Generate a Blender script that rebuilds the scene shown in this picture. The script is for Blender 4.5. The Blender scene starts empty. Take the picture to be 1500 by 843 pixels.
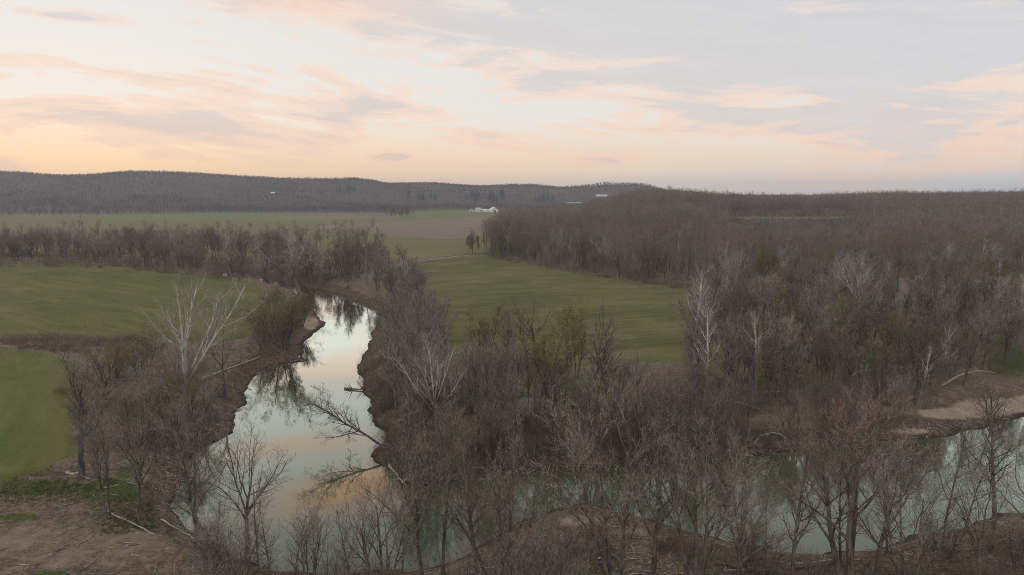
import bpy, math, random
import numpy as np
from mathutils import Vector

R_ = math.radians
scene = bpy.context.scene
COL = scene.collection
rng = np.random.default_rng(11)
random.seed(5)

# ------------------------------------------------------------------ camera
CAM_H = 38.0
PITCH = math.atan((421.5 - 286.0) / 1000.0)
cam = bpy.data.cameras.new('camera')
cam.sensor_width = 36.0
cam.lens = 36.0 * 1000.0 / 1500.0
cam.clip_start = 0.5
cam.clip_end = 30000.0
camo = bpy.data.objects.new('camera', cam)
COL.objects.link(camo)
camo.location = (0, 0, CAM_H)
camo.rotation_euler = (math.pi / 2 - PITCH, 0, 0)
scene.camera = camo
CP, SP = math.cos(PITCH), math.sin(PITCH)


def ray(px, py):
    """direction through a photo pixel (1500 x 843)"""
    u = (np.asarray(px, float) - 750.0) / 1000.0
    v = (421.5 - np.asarray(py, float)) / 1000.0
    return np.stack([u + 0 * v, CP + v * SP + 0 * u, -SP + v * CP + 0 * u], -1)


def unproj(px, py, z=0.0):
    d = ray(px, py)
    t = (z - CAM_H) / d[..., 2]
    return d[..., 0] * t, d[..., 1] * t


def proj(x, y, z):
    zz = z - CAM_H
    dep = y * CP - zz * SP
    v = (y * SP + zz * CP) / dep
    return 750 + 1000 * x / dep, 421.5 - 1000 * v


# ------------------------------------------------------------------ numeric noise
def _hash(ix, iy, seed):
    n = (ix.astype(np.int64) * 374761393 + iy.astype(np.int64) * 668265263 + seed * 974711) & 0x7fffffff
    n = ((n ^ (n >> 13)) * 1274126177) & 0x7fffffff
    n = n ^ (n >> 16)
    return (n & 0xffff) / 65535.0


def vnoise(x, y, seed=0):
    x0, y0 = np.floor(x), np.floor(y)
    fx, fy = x - x0, y - y0
    fx, fy = fx * fx * (3 - 2 * fx), fy * fy * (3 - 2 * fy)
    a, b = _hash(x0, y0, seed), _hash(x0 + 1, y0, seed)
    c, d = _hash(x0, y0 + 1, seed), _hash(x0 + 1, y0 + 1, seed)
    return (a * (1 - fx) + b * fx) * (1 - fy) + (c * (1 - fx) + d * fx) * fy - 0.5


def fbm(x, y, s, seed=0, octv=4):
    x, y = np.asarray(x, float) / s, np.asarray(y, float) / s
    o, a = 0, 1.0
    for k in range(octv):
        o = o + a * vnoise(x, y, seed + k * 17)
        x, y, a = x * 2.03, y * 2.03, a * .5
    return o


def sstep(a, b, x):
    t = np.clip((np.asarray(x, float) - a) / (b - a), 0, 1)
    return t * t * (3 - 2 * t)


# ------------------------------------------------------------------ outlines
WZ = -3.2
RIV = [(330, 400), (392, 419), (440, 433), (452, 446), (462, 458), (477, 474), (466, 487), (448, 500), (440, 515), (446, 527),
       (420, 533), (396, 537), (377, 553), (366, 575), (359, 593), (342, 608), (345, 622), (338, 638), (304, 655), (282, 670),
       (279, 686), (266, 705), (263, 752), (285, 775), (330, 805), (400, 830), (500, 846), (600, 838), (680, 812), (740, 775),
       (800, 750), (850, 738), (890, 745), (980, 768), (1060, 795), (1130, 812), (1200, 816), (1300, 795), (1400, 772), (1500, 750),
       (1700, 705), (1950, 650), (1950, 555), (1700, 585), (1560, 603), (1500, 612), (1420, 632), (1340, 645), (1200, 662), (1110, 668),
       (1000, 672), (930, 680), (880, 690), (800, 690), (720, 692), (640, 712), (593, 708), (565, 690), (548, 668), (557, 650),
       (556, 635), (548, 610), (537, 580), (528, 560), (522, 545), (530, 520), (545, 495), (552, 470), (551, 458), (535, 447),
       (500, 432), (465, 425), (430, 415), (400, 408), (330, 393)]
rx, ry = unproj([p[0] for p in RIV], [p[1] for p in RIV], WZ)
RIVW = np.stack([rx, ry], 1)


def inside(poly, x, y):
    poly = np.asarray(poly, float)
    c = np.zeros(np.shape(x), bool)
    j = len(poly) - 1
    for i in range(len(poly)):
        xi, yi, xj, yj = poly[i, 0], poly[i, 1], poly[j, 0], poly[j, 1]
        if yi != yj:
            c ^= ((yi > y) != (yj > y)) & (x < (xj - xi) * (y - yi) / (yj - yi) + xi)
        j = i
    return c


def polydist(poly, x, y):
    d = np.full(np.shape(x), 1e9)
    for i in range(len(poly)):
        a, b = poly[i - 1], poly[i]
        ab = b - a
        t = np.clip(((x - a[0]) * ab[0] + (y - a[1]) * ab[1]) / max(ab @ ab, 1e-9), 0, 1)
        d = np.minimum(d, (x - a[0] - t * ab[0]) ** 2 + (y - a[1] - t * ab[1]) ** 2)
    return np.sqrt(d)


def river_sd(x, y):
    """signed distance to the water's edge, positive on land"""
    x, y = np.asarray(x, float), np.asarray(y, float)
    out = np.full(x.shape, 300.0)
    m = (y < 480) & (y > 20) & (np.abs(x) < 420)
    xx = x[m] + 2.0 * fbm(x[m], y[m], 7, 3, 4)
    yy = y[m] + 2.0 * fbm(x[m], y[m], 7, 4, 4)
    d = polydist(RIVW, xx, yy)
    out[m] = np.where(inside(RIVW, xx, yy), -d, d)
    return out


# skyline of the far hills, photo pixels
SKY_X = np.array([-400, 0, 60, 100, 150, 200, 300, 400, 460, 520, 570, 640, 700, 780, 830, 880, 935, 990, 1060, 1150, 1250, 1340, 1420, 1500, 1900])
SKY_Y = np.array([256, 255, 257, 258, 257, 253, 254, 259, 261, 260, 266, 265, 269, 268, 272, 275, 282, 286, 288, 287, 286, 285, 283, 282, 280])


def height(x, y, sd=None, detail=True):
    x, y = np.asarray(x, float), np.asarray(y, float)
    d = np.hypot(x, y)
    px = 750 + 1000 * x / np.maximum(y, 1.0)
    if sd is None:
        sd = river_sd(x, y)
    z = 0.5 * fbm(x, y, 60, 21, 3) + 0.22 * fbm(x, y, 9, 22, 3)
    # eroded ditch lower left
    gx, gy = unproj([-250, 0, 60, 115], [722, 704, 692, 690], 0)
    dd = np.full(x.shape, 99.0)
    for i in range(3):
        a, b = np.array([gx[i], gy[i]]), np.array([gx[i + 1], gy[i + 1]])
        ab = b - a
        t = np.clip(((x - a[0]) * ab[0] + (y - a[1]) * ab[1]) / (ab @ ab), 0, 1)
        dd = np.minimum(dd, np.hypot(x - a[0] - t * ab[0], y - a[1] - t * ab[1]))
    z = z - 1.3 * (1 - sstep(0.3, 2.2, dd + 0.8 * fbm(x, y, 2.5, 31, 2)))
    # river bank
    qx, qy = proj(x, y, np.full(x.shape, -2.0))
    beach = np.exp(-((qx - 1450) / 110) ** 2 - ((qy - 605) / 24) ** 2)
    bar = np.exp(-((qx - 860) / 130) ** 2 - ((qy - 790) / 45) ** 2)
    sandbar = np.exp(-((qx - 445) / 40) ** 2 - ((qy - 480) / 30) ** 2)
    b = 5.5 + 4.0 * np.clip(fbm(x, y, 16, 5, 2) + .3, 0, 1) + 11 * beach + 10 * bar + 6 * sandbar
    t = np.clip(sd / b, 0, 1)
    prof = np.where(t < .12, t * 1.2, .144 + (t - .12) * .856 / .88)
    prof = prof * (1 - .25 * np.sin(math.pi * t) * bar)
    zz = np.where(sd > 0, WZ + (z - WZ) * sstep(0, 1, prof) ** .85, WZ - np.minimum(2.0, -.35 * sd))
    if detail:
        zz = zz + np.where((sd > 0) & (sd < b), .35 * fbm(x, y, 2.2, 8, 3), 0) * (t > .08)
    z = np.where(sd < 60, zz, z)
    # right-hand rise behind the wood
    rm = sstep(820, 960, px)
    z = z + rm * (18 * sstep(790, 980, d) + 3 * sstep(1000, 1250, d) + 9 * fbm(x, y, 260, 47, 2) * sstep(950, 1200, d))
    z = z - 9 * np.exp(-((px - 1165) / 120) ** 4) * sstep(430, 560, d) * (1 - sstep(780, 860, d))
    z = z + 11 * np.exp(-((px - 965) / 85) ** 2) * sstep(380, 640, d)
    # far hills
    ys = np.interp(px, SKY_X, SKY_Y)
    D = 2500.0
    top = CAM_H + (286 - ys) / 1000.0 * D - 17
    lm = 1 - sstep(940, 1010, px)
    up = sstep(1720, 2520, d + 160 * fbm(x, y, 420, 41, 2))
    rel = fbm(x, y, 330, 42, 4)
    hill = np.maximum(top, 0) * up * (1 + .35 * rel * (1 - up)) + (110 * rel + 30 * fbm(x, y, 150, 43, 3)) * up * (1 - up) * 2
    hill = hill * (1 - .8 * sstep(2650, 3600, d))
    z = z + lm * np.maximum(hill, 0)
    D2 = 4800.0
    top2 = np.maximum(CAM_H + (286 - ys) / 1000.0 * D2 - 18, 0)
    z = z + (1 - lm) * np.maximum(0, top2 - 19) * sstep(3300, 4700, d) * (1 + .2 * rel)
    return z


def ground_at(px, py):
    """point of the terrain seen at a photo pixel"""
    px, py = np.atleast_1d(np.asarray(px, float)), np.atleast_1d(np.asarray(py, float))
    z = np.zeros(len(px))
    for _ in range(8):
        x, y = unproj(px, py, z)
        z = .5 * z + .5 * height(x, y)
    x, y = unproj(px, py, z)
    return x, y, height(x, y)


def hill_at(px, py):
    """first point of the far terrain on the sight line of a photo pixel"""
    d = ray(px, py)
    t = np.arange(1500, 4200, 6.0)
    x, y, z = d[0] * t, d[1] * t, CAM_H + d[2] * t
    h = height(x, y)
    hit = np.nonzero(h >= z)[0]
    i = hit[0] if len(hit) else len(t) // 3
    return float(x[i]), float(y[i]), float(h[i])


# ------------------------------------------------------------------ mesh + scene helpers
def raw_mesh(name, co, faces, n, mats=(), midx=None, smooth=False, attrs=None):
    """faces: flat int array of n-gons (n = 3 or 4)"""
    co = np.ascontiguousarray(co, np.float32).reshape(-1, 3)
    faces = np.ascontiguousarray(faces, np.int32).reshape(-1, n)
    me = bpy.data.meshes.new(name)
    me.vertices.add(len(co))
    me.vertices.foreach_set('co', co.ravel())
    me.loops.add(faces.size)
    me.loops.foreach_set('vertex_index', faces.ravel())
    me.polygons.add(len(faces))
    me.polygons.foreach_set('loop_start', np.arange(0, faces.size, n, dtype=np.int32))
    for m in mats:
        me.materials.append(m)
    if midx is not None:
        me.polygons.foreach_set('material_index', np.ascontiguousarray(midx, np.int32))
    if smooth:
        me.polygons.foreach_set('use_smooth', np.ones(len(faces), bool))
    for k, v in (attrs or {}).items():
        a = me.attributes.new(k, 'FLOAT', 'POINT')
        a.data.foreach_set('value', np.ascontiguousarray(v, np.float32))
    me.update(calc_edges=True)
    return me


def link(name, data, parent=None, loc=None):
    o = bpy.data.objects.new(name, data)
    COL.objects.link(o)
    if parent is not None:
        o.parent = parent
    if loc is not None:
        o.location = loc
    return o


def tag(o, label=None, cat=None, group=None, kind=None):
    if label: o['label'] = label
    if cat: o['category'] = cat
    if group: o['group'] = group
    if kind: o['kind'] = kind
    return o


class MB:
    """small mesh builder for made things"""
    def __init__(s):
        s.v, s.f = [], []

    def add(s, v, f):
        k = len(s.v)
        s.v += [tuple(p) for p in v]
        s.f += [tuple(i + k for i in q) for q in f]

    def box(s, cx, cy, cz, sx, sy, sz, rz=0.0, bev=0.0):
        c, n = math.cos(rz), math.sin(rz)
        v = []
        for dz in (-1, 1):
            for dx, dy in ((-1, -1), (1, -1), (1, 1), (-1, 1)):
                k = 1 - (bev if dz > 0 else 0)
                a, b = dx * sx / 2 * k, dy * sy / 2 * k
                v.append((cx + a * c - b * n, cy + a * n + b * c, cz + dz * sz / 2))
        s.add(v, [(3, 2, 1, 0), (4, 5, 6, 7), (0, 1, 5, 4), (1, 2, 6, 5), (2, 3, 7, 6), (3, 0, 4, 7)])

    def tube(s, pts, rad, sides=7):
        pts = [Vector(p) for p in pts]
        rings = []
        for i, p in enumerate(pts):
            t = (pts[min(i + 1, len(pts) - 1)] - pts[max(i - 1, 0)]).normalized()
            ref = Vector((0, 0, 1)) if abs(t.z) < .9 else Vector((1, 0, 0))
            u = t.cross(ref).normalized(); w = t.cross(u)
            r = rad[i] if hasattr(rad, '__len__') else rad
            rings.append([p + (u * math.cos(2 * math.pi * k / sides) + w * math.sin(2 * math.pi * k / sides)) * r for k in range(sides)])
        v = [q for g in rings for q in g]
        f = []
        for i in range(len(pts) - 1):
            for k in range(sides):
                k2 = (k + 1) % sides
                f.append((i * sides + k, i * sides + k2, (i + 1) * sides + k2, (i + 1) * sides + k))
        f.append(tuple(range(sides))[::-1])
        f.append(tuple((len(pts) - 1) * sides + k for k in range(sides)))
        s.add(v, f)

    def prism(s, outline, y0, y1):
        """outline in xz extruded along y"""
        n = len(outline)
        v = [(a, y0, b) for a, b in outline] + [(a, y1, b) for a, b in outline]
        f = [tuple(range(n)), tuple(range(2 * n - 1, n - 1, -1))]
        f += [(k, k + n, (k + 1) % n + n, (k + 1) % n) for k in range(n)]
        s.add(v, f)

    def build(s, name, mat, parent=None, smooth=False):
        me = bpy.data.meshes.new(name)
        me.from_pydata(s.v, [], s.f)
        me.materials.append(mat)
        if smooth:
            me.polygons.foreach_set('use_smooth', [True] * len(me.polygons))
        me.update()
        return link(name, me, parent)


# ------------------------------------------------------------------ materials
def newmat(name):
    m = bpy.data.materials.new(name)
    m.use_nodes = True
    nt = m.node_tree
    nt.nodes.clear()
    return m, nt


class NT:
    def __init__(s, nt):
        s.nt = nt

    def n(s, typ, **kw):
        o = s.nt.nodes.new(typ)
        for k, v in kw.items():
            setattr(o, k, v)
        return o

    def val(s, sock, v):
        if isinstance(v, bpy.types.NodeSocket):
            s.nt.links.new(v, sock)
        else:
            sock.default_value = v

    def math(s, op, a, b=0.0, c=None, clamp=False):
        o = s.n('ShaderNodeMath', operation=op, use_clamp=clamp)
        s.val(o.inputs[0], a); s.val(o.inputs[1], b)
        if c is not None: s.val(o.inputs[2], c)
        return o.outputs[0]

    def mix(s, f, a, b, blend='MIX'):
        o = s.n('ShaderNodeMix', data_type='RGBA', blend_type=blend)
        s.val(o.inputs[0], f)
        s.val(o.inputs[6], a if isinstance(a, bpy.types.NodeSocket) else (*a, 1))
        s.val(o.inputs[7], b if isinstance(b, bpy.types.NodeSocket) else (*b, 1))
        return o.outputs[2]

    def noise(s, vec, scale, detail=3.0, rough=.55, dist=0.0):
        o = s.n('ShaderNodeTexNoise')
        s.val(o.inputs['Vector'], vec)
        o.inputs['Scale'].default_value = scale
        o.inputs['Detail'].default_value = detail
        o.inputs['Roughness'].default_value = rough
        o.inputs['Distortion'].default_value = dist
        return o.outputs['Fac']

    def ramp(s, f, lo, hi, inv=False):
        o = s.n('ShaderNodeMapRange', interpolation_type='SMOOTHSTEP')
        s.val(o.inputs[0], f)
        o.inputs[1].default_value, o.inputs[2].default_value = lo, hi
        o.inputs[3].default_value, o.inputs[4].default_value = (1, 0) if inv else (0, 1)
        return o.outputs[0]

    def mapping(s, vec, scale=(1, 1, 1), rot=(0, 0, 0), loc=(0, 0, 0)):
        o = s.n('ShaderNodeMapping')
        s.val(o.inputs[0], vec)
        o.inputs['Scale'].default_value = scale
        o.inputs['Rotation'].default_value = rot
        o.inputs['Location'].default_value = loc
        return o.outputs[0]

    def attr(s, name):
        return s.n('ShaderNodeAttribute', attribute_name=name).outputs['Fac']

    def coord(s, which='Object'):
        return s.n('ShaderNodeTexCoord').outputs[which]

    def bump(s, h, dist, strength=1.0):
        o = s.n('ShaderNodeBump')
        s.val(o.inputs['Height'], h)
        o.inputs['Distance'].default_value = dist
        o.inputs['Strength'].default_value = strength
        return o.outputs[0]

    def principled(s, color, rough=.9, normal=None, spec=.2):
        o = s.n('ShaderNodeBsdfPrincipled')
        s.val(o.inputs['Base Color'], color if isinstance(color, bpy.types.NodeSocket) else (*color, 1))
        s.val(o.inputs['Roughness'], rough)
        o.inputs['Specular IOR Level'].default_value = spec
        if normal is not None: s.val(o.inputs['Normal'], normal)
        return o.outputs[0]

    def diffuse(s, color, normal=None):
        o = s.n('ShaderNodeBsdfDiffuse')
        s.val(o.inputs[0], color if isinstance(color, bpy.types.NodeSocket) else (*color, 1))
        if normal is not None: s.val(o.inputs['Normal'], normal)
        return o.outputs[0]

    def out(s, shader):
        o = s.n('ShaderNodeOutputMaterial')
        s.nt.links.new(shader, o.inputs[0])


def plain(name, col, rough=.6, var=.12, scale=3.0, spec=.3):
    m, nt = newmat(name)
    N = NT(nt)
    f = N.noise(N.coord(), scale, 4)
    a = tuple(c * (1 - var * 1.6) for c in col)
    b = tuple(min(1, c * (1 + var)) for c in col)
    N.out(N.principled(N.mix(N.ramp(f, .35, .65), a, b), rough, spec=spec))
    return m


def bark(name, dark, light, scale=2.5, objvar=.25, tint=None, tint_z=None, fine=None, hue=None):
    """bark: vertical streaks, patches, a little difference from tree to tree"""
    m, nt = newmat(name)
    N = NT(nt)
    c = N.coord()
    f = N.noise(N.mapping(c, (1, 1, .25)), scale, 3, .65)
    if fine: f = N.math('ADD', N.math('MULTIPLY', f, .5), N.math('MULTIPLY', N.noise(c, fine, 2, .6), .5))
    col = N.mix(N.ramp(f, .34, .66), dark, light)
    if hue:
        h1 = N.noise(c, hue[2], 4, .7)
        col = N.mix(N.math('MULTIPLY', N.ramp(h1, .5, .66), .7), col, N.mix(f, hue[0], tuple(q * 1.7 for q in hue[0])))
        col = N.mix(N.math('MULTIPLY', N.ramp(h1, .34, .48, True), .7), col, N.mix(f, hue[1], tuple(q * 1.7 for q in hue[1])))
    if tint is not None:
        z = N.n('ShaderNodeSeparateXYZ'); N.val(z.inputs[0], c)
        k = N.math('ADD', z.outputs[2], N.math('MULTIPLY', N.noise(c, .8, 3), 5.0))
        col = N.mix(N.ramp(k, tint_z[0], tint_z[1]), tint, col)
    oi = N.n('ShaderNodeObjectInfo').outputs['Random']
    hs = N.n('ShaderNodeHueSaturation')
    hs.inputs['Saturation'].default_value = 1.0
    N.val(hs.inputs['Value'], N.math('ADD', N.math('MULTIPLY', oi, objvar), 1 - objvar * .5))
    N.val(hs.inputs['Color'], col)
    N.out(N.diffuse(hs.outputs[0]))
    return m


M = {}
M['bark_grey'] = bark('grey bark', (.070, .058, .050), (.20, .172, .148))
M['bark_dark'] = bark('dark bark', (.055, .048, .044), (.14, .122, .11))
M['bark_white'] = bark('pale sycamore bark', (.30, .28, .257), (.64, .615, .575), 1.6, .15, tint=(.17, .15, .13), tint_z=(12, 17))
M['twig_grey'] = bark('grey twigs', (.105, .087, .075), (.45, .39, .345), 3.5)
M['twig_brown'] = bark('brown twigs', (.098, .077, .062), (.315, .255, .208), 3.5)
M['twig_red'] = bark('red budded twigs', (.13, .095, .088), (.36, .285, .268), 3.5)
M['twig_white'] = bark('pale twigs', (.20, .18, .165), (.44, .415, .39), 3.5)
M['twig_olive'] = bark('olive budded twigs', (.125, .105, .062), (.27, .225, .13), 3.5)
M['bud_green'] = bark('young green leaves', (.15, .14, .05), (.27, .24, .095), 1.0)
M['bud_red'] = bark('red buds', (.15, .085, .072), (.23, .13, .11), 1.0)
M['blossom'] = bark('white blossom', (.6, .58, .56), (.75, .73, .72), 1.0)
M['pine'] = bark('pine needles', (.016, .026, .016), (.034, .048, .030), 1.0)
M['far_wood'] = bark('far bare wood', (.075, .063, .056), (.25, .195, .165), .02, 0, fine=.11, hue=((.20, .145, .118), (.068, .066, .056), .007))
M['mid_wood'] = bark('bare wood', (.10, .079, .064), (.31, .245, .198), .04, 0, fine=.3, hue=((.155, .098, .078), (.135, .122, .085), .05))
M['pale_wood'] = bark('pale bare trunks', (.22, .20, .18), (.40, .37, .34), .3, 0)
M['brush'] = bark('brush stems', (.085, .064, .050), (.235, .182, .145), .25, 0, fine=1.5)
M['brush_red'] = bark('russet brush', (.10, .068, .050), (.245, .175, .128), .25, 0, fine=1.5)
M['straw'] = bark('dry grass', (.21, .165, .10), (.31, .25, .16), .4, 0)
M['grass'] = bark('green grass', (.05, .075, .018), (.09, .115, .034), .4, 0)


def ground_mat():
    m, nt = newmat('river bank ground')
    N = NT(nt)
    c = N.coord()
    big = N.noise(c, .06, 4)
    mid = N.noise(c, .5, 5, .65)
    fine = N.noise(c, 3.0, 5, .7)
    litter = N.mix(N.ramp(mid, .35, .65), (.085, .062, .043), (.165, .122, .083))
    litter = N.mix(N.math('MULTIPLY', N.ramp(fine, .48, .62), .75), litter, (.25, .195, .135))
    litter = N.mix(N.math('MULTIPLY', N.ramp(fine, .30, .44, True), .6), litter, (.045, .035, .027))
    g = N.ramp(N.math('ADD', N.attr('green'), N.math('MULTIPLY', N.math('SUBTRACT', mid, .5), 1.6)), .38, .62)
    grass = N.mix(N.ramp(fine, .35, .65), (.035, .052, .013), (.085, .10, .03))
    col = N.mix(g, litter, grass)
    dirt = N.mix(N.ramp(mid, .3, .7), (.16, .118, .082), (.25, .19, .135))
    dirt = N.mix(N.math('MULTIPLY', N.ramp(fine, .5, .65), .5), dirt, (.10, .08, .055))
    col = N.mix(N.ramp(N.math('ADD', N.attr('dirt'), N.math('MULTIPLY', N.math('SUBTRACT', mid, .5), 1.1)), .35, .65), col, dirt)
    sand = N.mix(N.ramp(mid, .3, .7), (.30, .235, .17), (.46, .37, .28))
    vo = N.n('ShaderNodeTexVoronoi'); N.val(vo.inputs['Vector'], c); vo.inputs['Scale'].default_value = 2.2
    sand = N.mix(N.math('MULTIPLY', N.ramp(vo.outputs['Distance'], .15, .4), .4), sand, (.20, .15, .105))
    col = N.mix(N.ramp(N.math('ADD', N.attr('sand'), N.math('MULTIPLY', N.math('SUBTRACT', mid, .5), .9)), .35, .65), col, sand)
    mud = N.mix(N.ramp(N.noise(N.mapping(c, (1, 1, 3)), .9, 5, .65), .3, .7), (.058, .041, .030), (.145, .104, .076))
    col = N.mix(N.ramp(N.math('ADD', N.attr('mud'), N.math('MULTIPLY', N.math('SUBTRACT', mid, .5), .8)), .3, .7), col, mud)
    col = N.mix(N.attr('wet'), col, (.032, .023, .017))
    N.out(N.principled(col, .95, N.bump(N.math('ADD', fine, N.math('MULTIPLY', mid, 1.5)), .25, .9), .1))
    return m


def field_mat(name, a, b, brown, rot, patch=.5, stretch=9.0, brown_amt=.6):
    """crop field: growth patches, drill rows, bare streaks"""
    m, nt = newmat(name)
    N = NT(nt)
    c = N.coord()
    r = N.mapping(c, (1, 1, 1), (0, 0, rot))
    s1 = N.noise(N.mapping(r, (.10 / stretch, .10, .1)), 1.0, 6, .62, 1.3)
    s2 = N.noise(N.mapping(r, (.7 / stretch, .7, .3)), 1.0, 5, .7, .8)
    wt = N.n('ShaderNodeTexWave', wave_type='BANDS', bands_direction='Y')
    N.val(wt.inputs['Vector'], r)
    wt.inputs['Scale'].default_value = .028; wt.inputs['Distortion'].default_value = 2.2
    wt.inputs['Detail'].default_value = 2; wt.inputs['Detail Scale'].default_value = .25
    tram = N.ramp(wt.outputs['Fac'], .93, 1.0)
    p = N.noise(c, .022, 4, .6, .5)
    f = N.noise(c, 1.6, 4, .7)
    v = N.math('ADD', N.math('ADD', N.math('MULTIPLY', s1, .45), N.math('MULTIPLY', s2, .25)), N.math('MULTIPLY', p, .3))
    col = N.mix(N.ramp(v, .38, .62), a, b)
    br = N.math('ADD', N.math('MULTIPLY', s1, .5), N.math('MULTIPLY', N.noise(N.mapping(c, (1, 1, 1), loc=(50, 20, 0)), .035, 3), .5))
    col = N.mix(N.math('MULTIPLY', N.ramp(br, .5, .68), brown_amt), col, brown)
    col = N.mix(N.math('MULTIPLY', N.ramp(f, .35, .7), .35), col, N.mix(.5, b, brown))
    col = N.mix(N.math('MULTIPLY', N.ramp(f, .25, .5, True), .4), col, tuple(q * .55 for q in a))
    pm = N.noise(N.mapping(r, (.035 / 2.2, .035, .1), loc=(9, 4, 2)), 1.0, 6, .68, 1.0)
    col = N.mix(N.math('MULTIPLY', N.ramp(pm, .52, .68), .6), col, N.mix(.55, brown, b))
    col = N.mix(N.math('MULTIPLY', N.ramp(pm, .32, .47, True), .55), col, tuple(q * .72 for q in a))
    ff = N.noise(c, .35, 5, .75)
    col = N.mix(N.math('MULTIPLY', N.ramp(ff, .5, .62), .35), col, N.mix(.45, a, brown))
    col = N.mix(N.math('MULTIPLY', tram, .5), col, tuple(q * .7 for q in brown))
    N.out(N.principled(col, .95, N.bump(N.math('ADD', f, s2), .15, .7), .08))
    return m


M['ground'] = ground_mat()
M['field_left'] = field_mat('green wheat', (.058, .070, .017), (.118, .120, .036), (.175, .14, .075), .6, stretch=5, brown_amt=.6)
M['field_corner'] = field_mat('young wheat', (.062, .080, .017), (.115, .128, .034), (.155, .125, .06), 1.0, stretch=5, brown_amt=.5)
M['field_mid'] = field_mat('patchy wheat', (.054, .066, .018), (.122, .118, .040), (.19, .15, .088), -.35, stretch=4.5, brown_amt=.85)
M['field_far'] = field_mat('olive stubble', (.105, .108, .040), (.15, .138, .058), (.20, .155, .105), .05, stretch=14, brown_amt=.8)
M['field_bright'] = field_mat('bright grass', (.105, .135, .036), (.155, .17, .056), (.14, .125, .06), .05, stretch=14, brown_amt=.35)
M['field_tilled'] = field_mat('tilled soil', (.165, .125, .095), (.225, .175, .135), (.13, .115, .06), .05, stretch=16, brown_amt=.35)
M['hill_ground'] = field_mat('hill forest floor', (.075, .06, .05), (.12, .095, .08), (.14, .11, .085), .2, stretch=2)
M['track'] = plain('pale dirt track', (.235, .19, .14), .95, .2, .6, .05)


def water_mat():
    m, nt = newmat('river water')
    N = NT(nt)
    c = N.coord()
    silt = N.mix(N.ramp(N.noise(c, .04, 3), .35, .65), (.050, .056, .034), (.070, .073, .047))
    h = N.math('ADD', N.math('MULTIPLY', N.noise(N.mapping(c, (1, .55, 1)), .9, 3, .5), 1.0), N.math('MULTIPLY', N.noise(c, 4.0, 2), .12))
    calm = N.ramp(N.noise(c, .05, 2), .4, .65)
    b = N.n('ShaderNodeBump')
    N.val(b.inputs['Height'], h)
    b.inputs['Distance'].default_value = .02
    N.val(b.inputs['Strength'], N.math('ADD', N.math('MULTIPLY', calm, .35), .25))
    g = N.n('ShaderNodeBsdfGlossy')
    g.inputs['Color'].default_value = (.90, .96, .87, 1)
    g.inputs['Roughness'].default_value = .035
    N.val(g.inputs['Normal'], b.outputs[0])
    d = N.n('ShaderNodeBsdfDiffuse'); N.val(d.inputs[0], silt)
    fr = N.n('ShaderNodeFresnel'); fr.inputs['IOR'].default_value = 1.33
    fac = N.math('SUBTRACT', N.math('MULTIPLY', fr.outputs[0], 4.0), .12, clamp=True)
    mx = N.n('ShaderNodeMixShader')
    N.val(mx.inputs[0], fac)
    nt.links.new(d.outputs[0], mx.inputs[1]); nt.links.new(g.outputs[0], mx.inputs[2])
    N.out(mx.outputs[0])
    return m


M['water'] = water_mat()

# ------------------------------------------------------------------ terrain
FIELDS = [
    ('field_left', [(-700, 389), (0, 386), (100, 384), (160, 389), (250, 398), (330, 408), (372, 416), (392, 436), (384, 470), (368, 490), (345, 500), (300, 501), (230, 496), (150, 494), (0, 496), (-700, 503)]),
    ('field_corner', [(-700, 520), (0, 510), (60, 517), (98, 526), (116, 545), (100, 570), (95, 600), (108, 640), (112, 665), (70, 684), (0, 703), (-700, 760)]),
    ('field_mid', [(604, 386), (660, 376), (700, 373), (726, 377), (775, 388), (830, 398), (900, 407), (960, 413), (1010, 424), (1060, 445), (1120, 480), (1190, 535), (1090, 556), (960, 530), (870, 540), (780, 575), (700, 560), (668, 520), (640, 470), (625, 425)]),
    ('field_tilled', [(500, 329), (560, 325), (640, 322), (690, 318.5), (740, 317), (745, 330), (700, 347), (660, 350), (590, 348), (520, 340), (440, 333)]),
    ('field_tilled', [(385, 319), (480, 316.5), (590, 318), (560, 322), (470, 322)]),
    ('field_bright', [(150, 314.5), (330, 312.5), (470, 312.5), (600, 313), (603, 310.5), (660, 309), (775, 308), (790, 312), (740, 317), (690, 318.5), (640, 322), (560, 325), (440, 328), (340, 322), (235, 324), (150, 322)]),
    ('field_far', [(-700, 330), (-300, 318), (100, 314), (150, 313.5), (600, 313), (735, 312), (760, 320), (735, 345), (712, 370), (668, 374.5), (606, 380), (560, 378), (400, 382), (0, 372), (-700, 372)]),
    ('field_bright', [(1078, 323.5), (1105, 319.3), (1236, 318.6), (1240, 322.6), (1160, 323.6)]),
]
ROWS = np.concatenate([np.geomspace(18, 46, 30)[:-1], np.geomspace(46, 420, 400)[:-1], np.geomspace(420, 6600, 300)])
US = np.concatenate([np.linspace(-1.35, -.82, 60)[:-1], np.linspace(-.82, .82, 760), np.linspace(.82, 1.35, 60)[1:]])
nr, nc = len(ROWS), len(US)
GX = (ROWS[:, None] * US[None, :]).ravel()
GY = np.repeat(ROWS, nc)
SD = river_sd(GX, GY)
GZ = height(GX, GY, SD)
QX, QY = proj(GX, GY, np.where(GY < 420, 0.0, GZ))
jx = QX + np.where(GY < 420, 9, 3) * fbm(GX, GY, 6, 61, 4)
jy = QY + np.where(GY < 420, 5, .6) * fbm(GX, GY, 6, 62, 4) * np.clip(140 / GY, .15, 1)


def zone_of(qx, qy, gy, sd):
    z = np.zeros(len(qx), int)
    for k, (nm, poly) in enumerate(FIELDS):
        m = inside(poly, qx, qy) & (z == 0) & (sd > 4)
        z[m] = k + 1
    return z


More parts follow.
